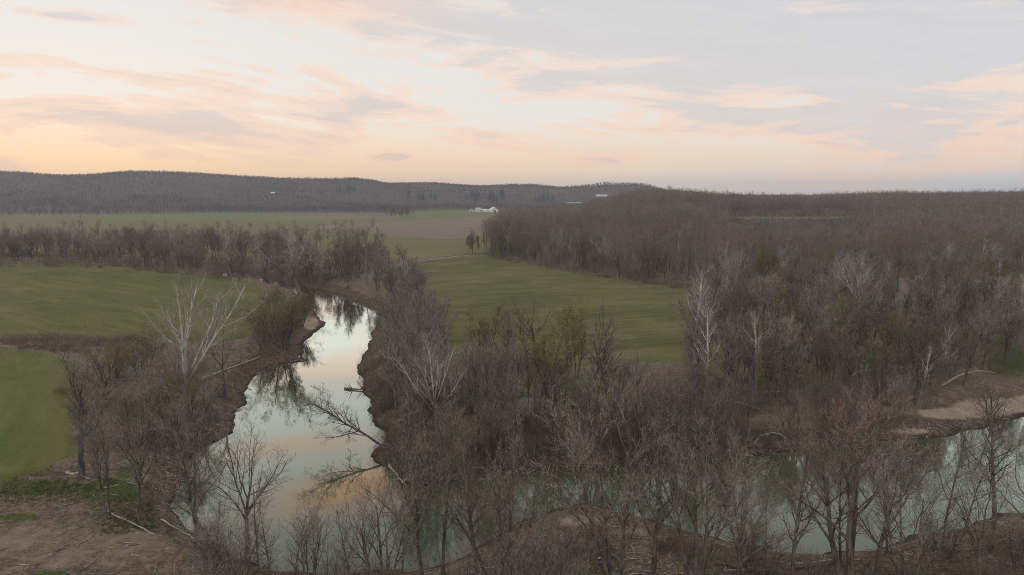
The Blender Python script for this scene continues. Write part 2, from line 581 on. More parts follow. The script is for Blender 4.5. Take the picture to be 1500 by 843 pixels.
ZV = zone_of(jx, jy, GY, SD)
DD = np.hypot(GX, GY)
ZV[(ZV == 0) & (DD > 1500)] = 99
idx = np.arange(nr * nc).reshape(nr, nc)
quads = np.stack([idx[:-1, :-1], idx[:-1, 1:], idx[1:, 1:], idx[1:, :-1]], -1).reshape(-1, 4)
ZF = ZV[quads[:, 0]]


TX, TY = proj(GX, GY, GZ)


def soft(px, py, wx, wy):
    return np.exp(-((TX - px) / wx) ** 2 - ((TY - py) / wy) ** 2)


green = np.zeros(len(GX))
for g in ((60, 715, 90, 16), (160, 720, 70, 22), (205, 775, 40, 16), (60, 800, 60, 10), (100, 775, 40, 10), (730, 570, 90, 30), (840, 560, 90, 40), (1060, 560, 90, 28),
          (1150, 545, 70, 22), (1480, 530, 40, 30), (1300, 520, 100, 20), (190, 690, 30, 12), (960, 640, 60, 12), (250, 575, 40, 14), (450, 500, 10, 6), (640, 480, 60, 40), (1400, 500, 120, 22), (200, 600, 60, 20), (120, 820, 30, 8), (30, 760, 40, 9), (230, 805, 30, 8), (70, 840, 40, 8)):
    green = np.maximum(green, .85 * soft(*g))
green = np.maximum(green, np.where((GY > 420) & (GY < 1600) & (QX < 780), .75, 0))
green = np.maximum(green, np.where((GY > 330) & (GY < 1600) & (QX >= 780), .25, 0))
dirt = np.zeros(len(GX))
for g in ((60, 800, 130, 40), (170, 800, 120, 40), (250, 735, 26, 40), (120, 505, 140, 8), (5, 392, 22, 6), (0, 422, 10, 14), (110, 545, 14, 22), (230, 700, 40, 30), (760, 590, 60, 8), (330, 409, 60, 2.5), (660, 381, 40, 4)):
    dirt = np.maximum(dirt, .9 * soft(*g))
sand = np.zeros(len(GX))
for g in ((1470, 594, 90, 13), (1400, 606, 75, 10), (1540, 590, 80, 16), (1440, 600, 60, 14), (1330, 632, 40, 5), (455, 474, 14, 12)):
    sand = np.maximum(sand, 1.0 * soft(*g))
for g in ((850, 764, 70, 16), (780, 790, 60, 18), (930, 780, 60, 12)):
    sand = np.maximum(sand, .62 * soft(*g))
bankz = np.clip((GZ - WZ) / -WZ, 0, 1)
mud = np.where((SD > -3) & (SD < 14), 1 - sstep(.55, .95, bankz), 0) * (1 - .85 * np.clip(sand * 1.3, 0, 1))
mud = np.maximum(mud, .8 * soft(70, 694, 50, 6))
wet = np.where(SD < 12, 1 - sstep(.02, .09, bankz), 0) * .8
ATT = dict(green=green, dirt=dirt, sand=sand, mud=mud, wet=wet)


def sub_terrain(name, mask, mat, attrs=False):
    f = quads[mask]
    u, inv = np.unique(f, return_inverse=True)
    co = np.stack([GX[u], GY[u], GZ[u]], 1)
    me = raw_mesh(name, co, inv.reshape(-1, 4), 4, [mat], None, True, {k: v[u] for k, v in ATT.items()} if attrs else None)
    o = link(name, me)
    o['kind'] = 'structure'
    return o


sub_terrain('ground', ZF == 0, M['ground'], True)
sub_terrain('hills', ZF == 99, M['hill_ground'])
for k, (nm, poly) in enumerate(FIELDS):
    if (ZF == k + 1).any():
        sub_terrain('field', ZF == k + 1, M[nm])

# water sheet, hidden under the land outside the channel
wx = np.linspace(-190, 330, 105); wy = np.linspace(45, 360, 64)
X, Y = np.meshgrid(wx, wy)
wi = np.arange(X.size).reshape(X.shape)
wq = np.stack([wi[:-1, :-1], wi[:-1, 1:], wi[1:, 1:], wi[1:, :-1]], -1).reshape(-1, 4)
wm = raw_mesh('river', np.stack([X.ravel(), Y.ravel(), np.full(X.size, WZ)], 1), wq, 4, [M['water']])
link('river', wm)['kind'] = 'structure'

# pale farm track beside the patchy field
def strip(name, pts, w, mat, lift=.06):
    px, py = zip(*pts)
    x, y, z = ground_at(px, py)
    t = np.linspace(0, len(x) - 1, 40)
    x, y = np.interp(t, np.arange(len(x)), x), np.interp(t, np.arange(len(y)), y)
    dx, dy = np.gradient(x), np.gradient(y)
    L = np.hypot(dx, dy)
    co = []
    for s in (-1, -.33, .33, 1):
        xx, yy = x - dy / L * w * .5 * s, y + dx / L * w * .5 * s
        co.append(np.stack([xx, yy, height(xx, yy) + lift], 1))
    co = np.stack(co, 1)
    n = len(x)
    i = np.arange(n * 4).reshape(n, 4)
    q = np.stack([i[:-1, :-1], i[:-1, 1:], i[1:, 1:], i[1:, :-1]], -1).reshape(-1, 4)
    link(name, raw_mesh(name, co, q, 4, [mat], None, True))['kind'] = 'structure'


strip('path', [(604, 384.5), (632, 381), (660, 377.5), (690, 374)], 3.2, M['track'], .12)
strip('path', [(671, 310.2), (682, 311.6), (700, 312.4), (716, 311.8), (726, 310.8)], 9.0, M['track'], .3)

# ------------------------------------------------------------------ trees
GOLD = 2.39996


def nrm(v):
    return v / np.maximum(np.linalg.norm(v, axis=-1, keepdims=True), 1e-9)


def perp(t):
    ref = np.where(np.abs(t[..., 2:3]) < .85, np.array([0., 0., 1.]), np.array([1., 0., 0.]))
    u = nrm(np.cross(t, ref))
    return u, np.cross(t, u)


def walk(r, pos, d, L, K, wig, up):
    N = len(pos)
    P = np.empty((N, K, 3)); P[:, 0] = pos
    st = (L / (K - 1))[:, None]
    d = d.copy()
    for k in range(1, K):
        P[:, k] = P[:, k - 1] + d * st
        d = nrm(d + r.normal(0, wig, (N, 3)) + np.array([0, 0, up]))
    return P


def spawn(r, lev, n, t0, t1, ang, asd, lr, c, rr, K, wig, up, rmin=.004, taper=.75, hmin=0.0):
    P, R, L = lev
    N, KP = P.shape[:2]
    cnt = np.maximum(0, np.round(n * (.6 + .8 * r.random(N)))).astype(int) if n > 1 else (r.random(N) < n).astype(int)
    par = np.repeat(np.arange(N), cnt)
    k = np.concatenate([np.arange(q) for q in cnt]) if len(cnt) else np.zeros(0, int)
    t = t0 + (t1 - t0) * np.clip((k + r.random(len(par))) / np.maximum(cnt[par], 1), 0, .999)
    f = t * (KP - 1); i = np.minimum(f.astype(int), KP - 2); w = (f - i)[:, None]
    pos = P[par, i] * (1 - w) + P[par, i + 1] * w
    T = nrm(P[par, i + 1] - P[par, i])
    rad = R[par, i] * (1 - w[:, 0]) + R[par, i + 1] * w[:, 0]
    U, V = perp(T)
    az = k * GOLD + r.random(N)[par] * 6.283 + r.normal(0, .4, len(par))
    a = np.radians(np.clip(r.normal(ang, asd, len(par)), 5, 95))
    d = np.cos(a)[:, None] * T + np.sin(a)[:, None] * (np.cos(az)[:, None] * U + np.sin(az)[:, None] * V)
    ln = L[par] * lr * (1 - c * t) * (.65 + .7 * r.random(len(par)))
    r0 = np.maximum(np.minimum(rad * rr, ln * .035), rmin)
    Pn = walk(r, pos, nrm(d), ln, K, wig, up)
    Rn = r0[:, None] * np.linspace(1, 1 - taper, K)[None]
    if hmin > 0:
        keep = Pn[:, -1, 2] > hmin
        return Pn[keep], Rn[keep], ln[keep]
    return Pn, Rn, ln


def stems(r, n, H, ln, rad, lean, K, wig, up, off=.3):
    az = np.arange(n) * GOLD + r.random() * 6.28
    le = np.radians(lean * (.5 + r.random(n))) if n > 1 else np.radians([lean])
    d = np.stack([np.sin(le) * np.cos(az), np.sin(le) * np.sin(az), np.cos(le)], 1)
    pos = np.stack([np.cos(az) * off * (n > 1), np.sin(az) * off * (n > 1), np.full(n, -.7)], 1)
    L = H * ln * (.8 + .4 * r.random(n)) if n > 1 else np.array([H * ln])
    P = walk(r, pos, d, L, K, wig, up)
    taper = np.linspace(1, .3, K)[None]
    R = H * rad * (.7 + .5 * r.random(n))[:, None] * taper if n > 1 else H * rad * taper
    R = R.copy(); R[:, 0] *= 1.45
    return P, R, L


def tubes(P, R, S):
    """(N,K,3),(N,K) -> verts, quads"""
    N, K = P.shape[:2]
    T = np.empty_like(P)
    T[:, 1:-1] = P[:, 2:] - P[:, :-2]
    T[:, 0] = P[:, 1] - P[:, 0]; T[:, -1] = P[:, -1] - P[:, -2]
    T = nrm(T)
    ref = nrm(np.cross(T[:, 0], nrm(np.array([.31, .82, .47]) + T[:, 0][:, [1, 2, 0]] * .5)))[:, None]
    U = nrm(ref - T * np.sum(ref * T, -1, keepdims=True)); V = np.cross(T, U)
    a = np.arange(S) * 2 * math.pi / S
    v = P[:, :, None] + R[:, :, None, None] * (np.cos(a)[None, None, :, None] * U[:, :, None] + np.sin(a)[None, None, :, None] * V[:, :, None])
    i = np.arange(N * K * S).reshape(N, K, S)
    j = np.roll(i, -1, 2)
    q = np.stack([i[:, :-1], j[:, :-1], j[:, 1:], i[:, 1:]], -1).reshape(-1, 4)
    return v.reshape(-1, 3), q


def cat_tubes(levels):
    vs, qs, ms, k = [], [], [], 0
    for (P, R), S, mi in levels:
        if len(P) == 0: continue
        v, q = tubes(P, R, S)
        vs.append(v); qs.append(q + k); ms.append(np.full(len(q), mi)); k += len(v)
    return np.concatenate(vs), np.concatenate(qs), np.concatenate(ms)


def buds(r, lev, n, size):
    """small two-sided leaf clusters as quads at twig ends"""
    P = lev[0]
    pick = r.integers(0, len(P), n)
    t = r.random((n, 1)) * .6 + .4
    c = P[pick, -2] * (1 - t) + P[pick, -1] * t + r.normal(0, size * .5, (n, 3))
    a = nrm(r.normal(0, 1, (n, 3))); b = nrm(np.cross(a, r.normal(0, 1, (n, 3))))
    s = size * (.5 + r.random((n, 1)))
    v = np.stack([c - a * s, c - b * s * .5, c + a * s, c + b * s * .5], 1).reshape(-1, 3)
    return v, np.arange(4 * n).reshape(-1, 4)


def tree_levels(kind, r, H, fine=1.0, tw=1.0):
    """list of (P,R,L) from trunk to the finest twigs"""
    f = fine
    rm = .0115 * tw
    if kind == 'elm':
        l0 = stems(r, 1, H, .48, .019, 4, 7, .05, .03)
        l1 = spawn(r, l0, 8, .5, 1, 33, 10, 1.05, .25, .62, 9, .10, .05, .045)
        l2 = spawn(r, l1, 9, .2, 1, 36, 12, .46, .45, .6, 7, 0.094, 0.085, .022)
        l3 = spawn(r, l2, 8 * f ** .5, .15, 1, 38, 13, .5, .4, .6, 5, 0.108, 0.1, rm * 1.3)
        l4 = spawn(r, l3, 7 * f ** .5, .15, 1, 36, 14, .55, .35, .7, 4, 0.115, 0.1, rm)
    elif kind == 'poplar':
        l0 = stems(r, 1, H, .95, .0135, 2.5, 11, .025, .02)
        l1 = spawn(r, l0, 26, .32, .98, 38, 9, .27, .5, .5, 7, .08, .10, .02)
        l2 = spawn(r, l1, 8, .15, 1, 33, 10, .48, .4, .6, 5, 0.086, 0.095, .013)
        l3 = spawn(r, l2, 6 * f ** .5, .15, 1, 34, 12, .55, .35, .7, 4, 0.101, 0.11, rm * 1.2)
        l4 = spawn(r, l3, 4 * f ** .5, .2, 1, 34, 12, .6, .3, .8, 3, 0.101, 0.11, rm)
    elif kind == 'maple':
        l0 = stems(r, 4, H, .62, .0135, 11, 8, .05, .03, .5)
        l1 = spawn(r, l0, 6, .4, 1, 32, 9, .62, .3, .62, 8, .10, .05, .045)
        l2 = spawn(r, l1, 8, .2, 1, 34, 11, .5, .42, .6, 6, 0.086, 0.095, .022)
        l3 = spawn(r, l2, 8 * f ** .5, .15, 1, 36, 12, .5, .4, .62, 5, 0.101, 0.11, rm * 1.3)
        l4 = spawn(r, l3, 6 * f ** .5, .2, 1, 34, 13, .55, .3, .7, 4, 0.108, 0.12, rm)
    elif kind == 'grove':       # two upright stems, broom-like crown
        l0 = stems(r, 2, H, .8, .013, 6, 9, .04, .03, .4)
        l1 = spawn(r, l0, 13, .3, 1, 30, 9, .40, .45, .6, 8, .09, .08, .038)
        l2 = spawn(r, l1, 8, .2, 1, 31, 10, .5, .42, .6, 6, 0.086, 0.095, .021)
        l3 = spawn(r, l2, 7 * f ** .5, .15, 1, 34, 12, .52, .4, .62, 5, 0.101, 0.11, rm * 1.3)
        l4 = spawn(r, l3, 5 * f ** .5, .2, 1, 34, 13, .55, .3, .7, 4, 0.108, 0.12, rm)
    elif kind == 'sycamore':
        l0 = stems(r, 1, H, .42, .0165, 3, 7, .04, .03)
        l1 = spawn(r, l0, 6, .72, 1, 24, 8, 1.25, .2, .72, 11, .07, .035, .06)
        l2 = spawn(r, l1, 8, .18, .95, 33, 10, .46, .45, .6, 8, 0.072, 0.085, .028)
        l3 = spawn(r, l2, 9, .2, 1, 36, 12, .42, .4, .55, 6, 0.094, 0.1, .013)
        l4 = spawn(r, l3, 6, .2, 1, 36, 12, .55, .3, .6, 4, 0.108, 0.1, rm)
    elif kind == 'spread':      # low forking tree with crooked limbs
        l0 = stems(r, 1, H, .30, .018, 8, 6, .08, .02)
        l1 = spawn(r, l0, 5, .75, 1, 42, 10, 1.9, .2, .7, 11, .11, .04, .05)
        l2 = spawn(r, l1, 9, .18, 1, 45, 12, .42, .45, .6, 8, .14, .05, .02)
        l3 = spawn(r, l2, 8, .2, 1, 45, 12, .48, .4, .6, 6, .15, .04, rm * 1.3)
        l4 = spawn(r, l3, 6, .2, 1, 42, 12, .55, .3, .7, 4, .15, .03, rm)
    elif kind == 'sapling':
        l0 = stems(r, 1, H, .95, .010, 5, 10, .04, .02)
        l1 = spawn(r, l0, 16, .25, .98, 42, 10, .28, .4, .5, 6, .10, .06, .012)
        l2 = spawn(r, l1, 6, .15, 1, 36, 12, .5, .4, .6, 5, 0.094, 0.085, .009)
        l3 = spawn(r, l2, 5, .15, 1, 36, 12, .55, .4, .7, 4, 0.108, 0.1, .007)
        l4 = spawn(r, l3, 3, .2, 1, 36, 12, .6, .3, .8, 3, 0.108, 0.1, .006)
    elif kind == 'shrub':
        l0 = stems(r, 9, H, .75, .0065, 20, 7, .09, .04, .25)
        l1 = spawn(r, l0, 7, .2, 1, 32, 10, .55, .4, .6, 6, .12, .05, .011)
        l2 = spawn(r, l1, 6, .15, 1, 33, 12, .5, .4, .6, 5, 0.101, 0.085, .009)
        l3 = spawn(r, l2, 5, .15, 1, 36, 12, .55, .4, .7, 4, 0.108, 0.1, .007)
        l4 = spawn(r, l3, 2, .2, 1, 36, 12, .6, .3, .8, 3, 0.108, 0.1, .006)
    elif kind == 'willow':
        l0 = stems(r, 6, H, .55, .010, 17, 7, .07, .03, .5)
        l1 = spawn(r, l0, 7, .25, 1, 34, 10, .6, .35, .6, 7, .11, .05, .02)
        l2 = spawn(r, l1, 8, .2, 1, 34, 11, .5, .4, .6, 6, 0.094, 0.075, .013)
        l3 = spawn(r, l2, 7, .15, 1, 36, 12, .5, .4, .65, 5, 0.108, 0.08, .010)
        l4 = spawn(r, l3, 5, .2, 1, 36, 12, .55, .3, .7, 4, 0.108, 0.08, .008)
    elif kind == 'leaner':
        l0 = stems(r, 1, H, .9, .013, 6, 11, .05, .0)
        l1 = spawn(r, l0, 15, .3, 1, 40, 12, .42, .4, .6, 8, .12, .0, .03)
        l2 = spawn(r, l1, 7, .2, 1, 42, 12, .45, .4, .6, 6, .15, .0, .018)
        l3 = spawn(r, l2, 6, .2, 1, 45, 12, .5, .4, .6, 5, .16, .0, .013)
        l4 = spawn(r, l3, 4, .2, 1, 42, 12, .55, .3, .7, 4, .15, .0, .011)
    elif kind == 'snag':
        l0 = stems(r, 1, H, .8, .019, 10, 9, .09, .0)
        l1 = spawn(r, l0, 5, .45, 1, 40, 12, .5, .4, .6, 8, .14, .02, .04)
        l2 = spawn(r, l1, 5, .3, 1, 45, 12, .45, .4, .6, 6, .16, .02, .018)
        l3 = spawn(r, l2, 5, .2, 1, 45, 12, .5, .4, .6, 5, .16, .02, .010)
        l4 = spawn(r, l3, 3, .2, 1, 42, 12, .55, .3, .7, 4, .15, .01, .008)
    return [l0, l1, l2, l3, l4]


PROTO = {}


SPEC = {}


def make_proto(key, kind, seed, H, barkm, twigm, bud=None, nbud=0, bsize=.06, fine=.42, tw=1.0):
    if tw == 1.0: SPEC[key] = (kind, seed, H, barkm, twigm, bud, nbud, bsize)
    r = np.random.default_rng(seed)
    L = tree_levels(kind, r, H, fine, tw)
    top = max(np.percentile(l[0][:, -1, 2], 99.7) for l in L if len(l[0]))
    s = H / top
    L = [(P * s, Rr * (s if i < 2 else 1), ln * s) for i, (P, Rr, ln) in enumerate(L)]
    v, q, m = cat_tubes([((L[0][0], L[0][1]), 8, 0), ((L[1][0], L[1][1]), 6, 0)])
    tr = raw_mesh('trunk', v, q, 4, [barkm], None, True)
    v, q, m = cat_tubes([((L[2][0], L[2][1]), 4, 0), ((L[3][0], L[3][1]), 3, 1), ((L[4][0], L[4][1]), 3, 1)])
    mats = [barkm, twigm]
    if bud is not None:
        bv, bq = buds(r, L[4], nbud, bsize)
        q = np.concatenate([q, bq + len(v)]); v = np.concatenate([v, bv]); m = np.concatenate([m, np.full(len(bq), 2)])
        mats.append(bud)
    cr = raw_mesh('crown', v, q, 4, mats, m)
    PROTO[key] = (tr, cr, H)


def far_proto(key):
    """the same tree with fewer, stouter twigs for use far from the camera"""
    if key + '~' not in PROTO:
        k, sd, H, b, t, bud, nb, bs = SPEC[key]
        make_proto(key + '~', k, sd, H, b, t, bud, nb // 2, bs * 1.6, .75, 2.0)
    return key + '~'


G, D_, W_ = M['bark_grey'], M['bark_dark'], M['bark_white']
TG, TB, TR, TW, TO = M['twig_grey'], M['twig_brown'], M['twig_red'], M['twig_white'], M['twig_olive']
for i in range(3): make_proto(f'elm{i}', 'elm', 100 + i, 20, G, TG)
for i in range(2): make_proto(f'elmd{i}', 'elm', 110 + i, 20, D_, TB)
for i in range(2): make_proto(f'poplar{i}', 'poplar', 120 + i, 22, G, TB)
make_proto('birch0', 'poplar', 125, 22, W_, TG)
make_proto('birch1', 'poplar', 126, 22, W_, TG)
for i in range(3): make_proto(f'maple{i}', 'maple', 130 + i, 17, G, TG, M['bud_red'], 500, .04)
make_proto('redmaple0', 'maple', 136, 17, G, TR, M['bud_red'], 6000, .045)
make_proto('redmaple1', 'maple', 137, 17, G, TR, M['bud_red'], 6000, .045)
for i in range(3): make_proto(f'grove{i}', 'grove', 140 + i, 18, G, TG)
make_proto('groveb0', 'grove', 146, 18, D_, TB)
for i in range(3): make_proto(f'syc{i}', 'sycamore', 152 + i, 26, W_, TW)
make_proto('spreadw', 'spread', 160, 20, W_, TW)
make_proto('spreadd', 'spread', 161, 16, D_, TB)
for i in range(3): make_proto(f'sap{i}', 'sapling', 170 + i, 11, G, TG, fine=.9)
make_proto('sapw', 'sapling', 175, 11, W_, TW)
for i in range(3): make_proto(f'shrub{i}', 'shrub', 180 + i, 6, G, TG)
for i in range(2): make_proto(f'shrubb{i}', 'shrub', 185 + i, 5, D_, TB)
make_proto('shrubr', 'shrub', 188, 5, D_, TR, M['bud_red'], 1500, .05)
for i in range(2): make_proto(f'willow{i}', 'willow', 190 + i, 12, D_, TO, M['bud_green'], 5000, .09)
make_proto('budelm0', 'elm', 195, 18, D_, TO, M['bud_green'], 7000, .09)
make_proto('budelm1', 'grove', 196, 18, D_, TO, M['bud_green'], 6000, .09)
make_proto('snag0', 'snag', 200, 9, D_, TB)
make_proto('snag1', 'snag', 201, 9, G, TG)
make_proto('leaner', 'leaner', 203, 16, D_, TB)
make_proto('blossom', 'maple', 205, 9, G, TW, M['blossom'], 9000, .16)

TREES = []   # (root, screen x, key) by cluster


def plant(key, x, y, z, H, rz=None, lean=(0, 0), name='bare_tree', wide=1.0):
    if math.hypot(x, y) > 165: key = far_proto(key)
    tr, cr, H0 = PROTO[key]
    o = bpy.data.objects.new(name, None)
    o.empty_display_size = .5
    COL.objects.link(o)
    s = H / H0
    o.location = (x, y, z)
    o.rotation_euler = (lean[0], lean[1], random.uniform(0, 6.28) if rz is None else rz)
    o.scale = (s * wide, s * wide, s)
    link('trunk', tr, o)
    link('crown', cr, o)
    return o


def plant_px(key, px, py, top, **kw):
    """base at a photo pixel, height from the photo row of its top"""
    x, y, z = (float(v[0]) for v in ground_at(px, py))
    d = ray(px, top)
    zt = CAM_H + d[2] / d[1] * y
    o = plant(key, x, y, z, max(zt - z, 1.5), **kw)
    return o, x, y, z


def tilt(deg_right, deg_away=0):
    """lean seen from the camera side: to the right, and away; rotation order XYZ with rz applied last, so use rz = 0"""
    return (-R_(deg_away), R_(deg_right))


exec_lists = True
# --- named single trees -----------------------------------------------------
def one(key, px, py, top, label, cat='tree', name='bare_tree', group=None, **kw):
    o, x, y, z = plant_px(key, px, py, top, name=name, **kw)
    tag(o, label, cat, group)
    USED.append((x, y))
    return o


USED = []
one('syc0', 272, 655, 398, 'tall white-limbed sycamore standing between the left fields and the river', name='sycamore_tree', wide=1.25)
one('spreadw', 438, 430, 346, 'wide pale-branched sycamore leaning over the far end of the river', name='sycamore_tree', wide=1.6)
one('syc1', 640, 660, 468, 'white-branched sycamore on the wooded point right of the narrow river arm', name='sycamore_tree')
one('syc2', 350, 384, 326, 'small pale sycamore inside the dark tree line behind the left field', name='sycamore_tree', group=None) if False else None
one('syc2', 117, 372, 338, 'small pale-limbed sycamore in the tree line at the far left', name='sycamore_tree')
one('syc1', 888, 402, 338, 'pale forked sycamore at the front edge of the big wood', name='sycamore_tree')
one('syc2', 1076, 470, 350, 'pale-topped sycamore rising above the brown trees right of the field', name='sycamore_tree')
one('syc0', 1258, 500, 362, 'tall pale sycamore with bright upper limbs in the right floodplain wood', name='sycamore_tree')
one('birch0', 1216, 488, 380, 'pale straight-trunked tree just left of the tall floodplain sycamore', name='sycamore_tree')
one('maple0', 905, 862, 545, 'grey multi-trunked maple on the near bank with the broadest crown')
one('elm1', 958, 852, 600, 'grey tree with a forked trunk just right of the broad near-bank maple', wide=.8)
one('maple2', 1018, 850, 590, 'near-bank tree with two trunks spreading in a V over the water')
one('redmaple0', 1252, 866, 556, 'big red-budded maple with clustered trunks on the near bank', wide=1.15)
one('sap1', 1232, 846, 640, 'thin grey tree standing just left of the big red-budded maple trunks')
one('sapw', 1120, 832, 690, 'thin whitish sapling on the near bank above the grey driftwood')
one('snag1', 1086, 818, 668, 'slim broken-topped snag left of the thin whitish sapling', wide=.5)
one('snag0', 1358, 800, 735, 'dark leaning stub of a tree at the water right of the red maple', rz=0, lean=tilt(-18), wide=.8)
one('sap2', 1380, 798, 600, 'slender tree leaning right over the right-hand water', rz=0, lean=tilt(6))
one('poplar0', 1456, 775, 545, 'straight tall tree by the right-hand water near the picture edge', wide=1.1)
one('sap0', 1412, 778, 640, 'thin upright tree between the leaning one and the tall straight one')
one('sap1', 1300, 812, 640, 'thin straight tree rising from the bank right of the red maple')
one('spreadd', 1545, 860, 650, 'sprawling tree reaching in from the lower right corner', wide=1.3)
one('elmd0', 120, 700, 470, 'tall dark-trunked tree at the end of the eroded ditch')
one('grove1', 160, 752, 560, 'grey forked tree on the grass in front of the ditch end', wide=.9)
one('elm2', 205, 772, 555, 'grey tree with a thick hollow base beside the dirt bank', wide=.85)
one('sap2', 288, 802, 560, 'slim grey tree leaning left over the dirt bank edge', rz=0, lean=tilt(-5))
one('sap0', 296, 806, 570, 'slim upright grey tree beside the left-leaning one at the water edge')
one('elm0', 362, 816, 600, 'grey tree spreading thin branches over the bright water', rz=0.6, wide=1.05)
one('elmd1', 330, 585, 465, 'dark crooked tree on the left mud bank of the river', wide=.8)
one('willow0', 415, 512, 420, 'olive budding willow clump on the left river bank', cat='tree', name='willow_tree')
one('willow1', 440, 478, 428, 'fresh green willow beside the mud spit of the left bank', name='willow_tree')
one('snag0', 716, 846, 690, 'dark forked tree leaning left from the near gravel bar', rz=0, lean=tilt(-14), wide=.9)
one('sap1', 762, 838, 690, 'thin tree leaning right on the gravel bar', rz=0, lean=tilt(6))
one('sap2', 648, 842, 590, 'tall thin grey tree on the near bank left of the gravel bar')
one('budelm0', 795, 618, 448, 'tree with yellow-green young leaves on the point, left of the grey pair')
one('budelm1', 822, 606, 442, 'taller yellow-green budding tree in the middle of the point')
one('grove0', 868, 606, 436, 'grey broom-crowned tree at the end of the point grove')
one('spreadd', 757, 626, 510, 'dark-limbed spreading tree on the open grass of the point')
one('redmaple1', 960, 672, 522, 'red-budded maple with a wide crown at the far bank of the right-hand water', wide=1.15)
one('birch1', 1021, 570, 380, 'tall thin pale-trunked tree at the right end of the open field')
one('birch0', 1035, 560, 392, 'second thin pale trunk right of the open field, shorter than its neighbour')
one('birch0', 1372, 590, 470, 'pale trunk leaning right above the sandy beach', rz=0, lean=tilt(7), wide=.8)
one('birch1', 1338, 612, 500, 'slanting pale trunk left of the sandy beach', rz=0, lean=tilt(12), wide=.8)
one('sap0', 1452, 640, 540, 'small dark tree standing alone on the sandy beach', wide=1.3)
one('budelm0', 1205, 590, 540, 'small yellow-green bush tree behind the far-bank red maple', wide=1.2) 
one('redmaple0', 1160, 655, 565, 'red-budded low maple on the far bank opposite the driftwood', wide=1.1)
one('blossom', 1145, 331, 320, 'small white blossoming tree below the hilltop green field', name='blossom_tree')
one('elm2', 1075, 872, 640, 'grey rounded tree at the bottom edge below the broken-topped snag')
one('maple2', 560, 880, 690, 'grey spreading maple at the bottom edge below the river bend')
one('maple0', 1335, 890, 640, 'grey multi-trunked maple at the bottom edge right of the red maple')
one('elm0', 1430, 880, 660, 'grey rounded tree at the bottom edge below the right-hand water')
one('willow1', 1104, 826, 762, 'small yellow-green budding bush at the water left of the whitish sapling', cat='bush', name='budding_bush')
one('grove2', 604, 700, 560, 'grey tree at the very tip of the brushy point', wide=.9)
one('elm1', 655, 706, 575, 'grey round-crowned tree on the point right of its tip', wide=.85)
one('maple1', 720, 694, 570, 'grey low-forked tree at the waterline of the point')
one('elm2', 620, 862, 575, 'tall grey tree at the bottom edge in front of the point', wide=.7)
one('poplar0', 700, 868, 585, 'tall straight grey tree at the bottom edge left of the gravel bar', wide=.9)
one('grove1', 738, 872, 610, 'tall grey broom-crowned tree at the bottom edge in front of the gravel bar', wide=.9)
one('poplar1', 1160, 880, 600, 'tall thin grey tree at the bottom edge left of the big red maple', wide=.9)
# dark dead tree lying over the narrow arm
one('leaner', 566, 658, 520, 'dark dead tree fallen at a slant over the narrow river arm', name='leaning_tree', rz=0, lean=tilt(-62, 22)).scale = (1.12,) * 3

# --- clusters ----------------------------------------------------------------
CL = []


def ok(x, y, dmin):
    return all((x - a) ** 2 + (y - b) ** 2 > dmin * dmin for a, b in USED)


def cluster(where, poly, n, dmin, keys, hr, adj='grey bare tree', name='bare_tree', cat='tree', group=None, wide=(.85, 1.15), minsd=3.5, seed=0, cam_h=0.0):
    """n trees inside a photo-pixel outline of their bases"""
    r = random.Random(seed)
    xs, ys = [p[0] for p in poly], [p[1] for p in poly]
    got, tries = [], 0
    cx = np.array([r.uniform(min(xs), max(xs)) for _ in range(n * 60)])
    cy = np.array([r.uniform(min(ys), max(ys)) for _ in range(n * 60)])
    m = inside(poly, cx, cy)
    cx, cy = cx[m], cy[m]
    X, Y, Z = ground_at(cx, cy)
    S = river_sd(X, Y)
    for k in range(len(cx)):
        if len(got) >= n: break
        if S[k] < minsd or not ok(X[k], Y[k], dmin): continue
        key = r.choice(keys)
        o = plant(key, X[k], Y[k], Z[k], r.uniform(*hr), name=name, rz=r.uniform(0, 6.28), lean=(r.gauss(0, .035), r.gauss(0, .035)), wide=r.uniform(*wide))
        USED.append((X[k], Y[k]))
        got.append((float(cx[k]), float(cy[k]), key, o))
    CL.append((where, adj, cat, group or where, got))
    return got


cluster('on the narrow arm right bank', [(560, 640), (580, 520), (566, 440), (600, 420), (640, 500), (650, 600), (610, 690), (575, 670)], 36, 3.2, ['grove0', 'grove1', 'grove2', 'elm0', 'maple1'], (13.5, 19), seed=1)
cluster('at the river bend behind the grove', [(500, 424), (560, 438), (600, 410), (590, 392), (490, 398)], 14, 6, ['poplar0', 'poplar1', 'grove2', 'elmd0', 'groveb0'], (13, 18), 'brown bare tree', seed=2)
cluster('on the low brushy point', [(610, 690), (660, 610), (720, 580), (900, 600), (960, 620), (940, 665), (800, 680), (700, 684)], 26, 4, ['maple0', 'elm0', 'grove0', 'maple1', 'elm2', 'grove1', 'groveb0'], (10, 16), 'grey bare tree', seed=3)
cluster('on the open grass of the point', [(690, 590), (720, 520), (850, 530), (900, 585), (860, 600), (720, 600)], 9, 5, ['budelm1', 'elmd0', 'grove1', 'elmd1'], (13, 18), 'dark budding tree', seed=31)
cluster('right of the open field', [(1000, 580), (1020, 500), (1030, 440), (1200, 440), (1300, 480), (1280, 560), (1120, 600), (1000, 640)], 34, 5.0, ['poplar0', 'birch1', 'groveb0', 'elmd0', 'elm1', 'grove1', 'budelm1', 'grove2'], (14, 21), 'brown bare tree', seed=4)
cluster('behind the sandy beach', [(1280, 560), (1300, 470), (1560, 470), (1560, 560), (1430, 575), (1360, 600), (1290, 620)], 28, 5.0, ['poplar1', 'groveb0', 'elmd1', 'grove0', 'birch1', 'birch0', 'budelm0', 'elm2'], (13, 20), 'brown bare tree', seed=5)
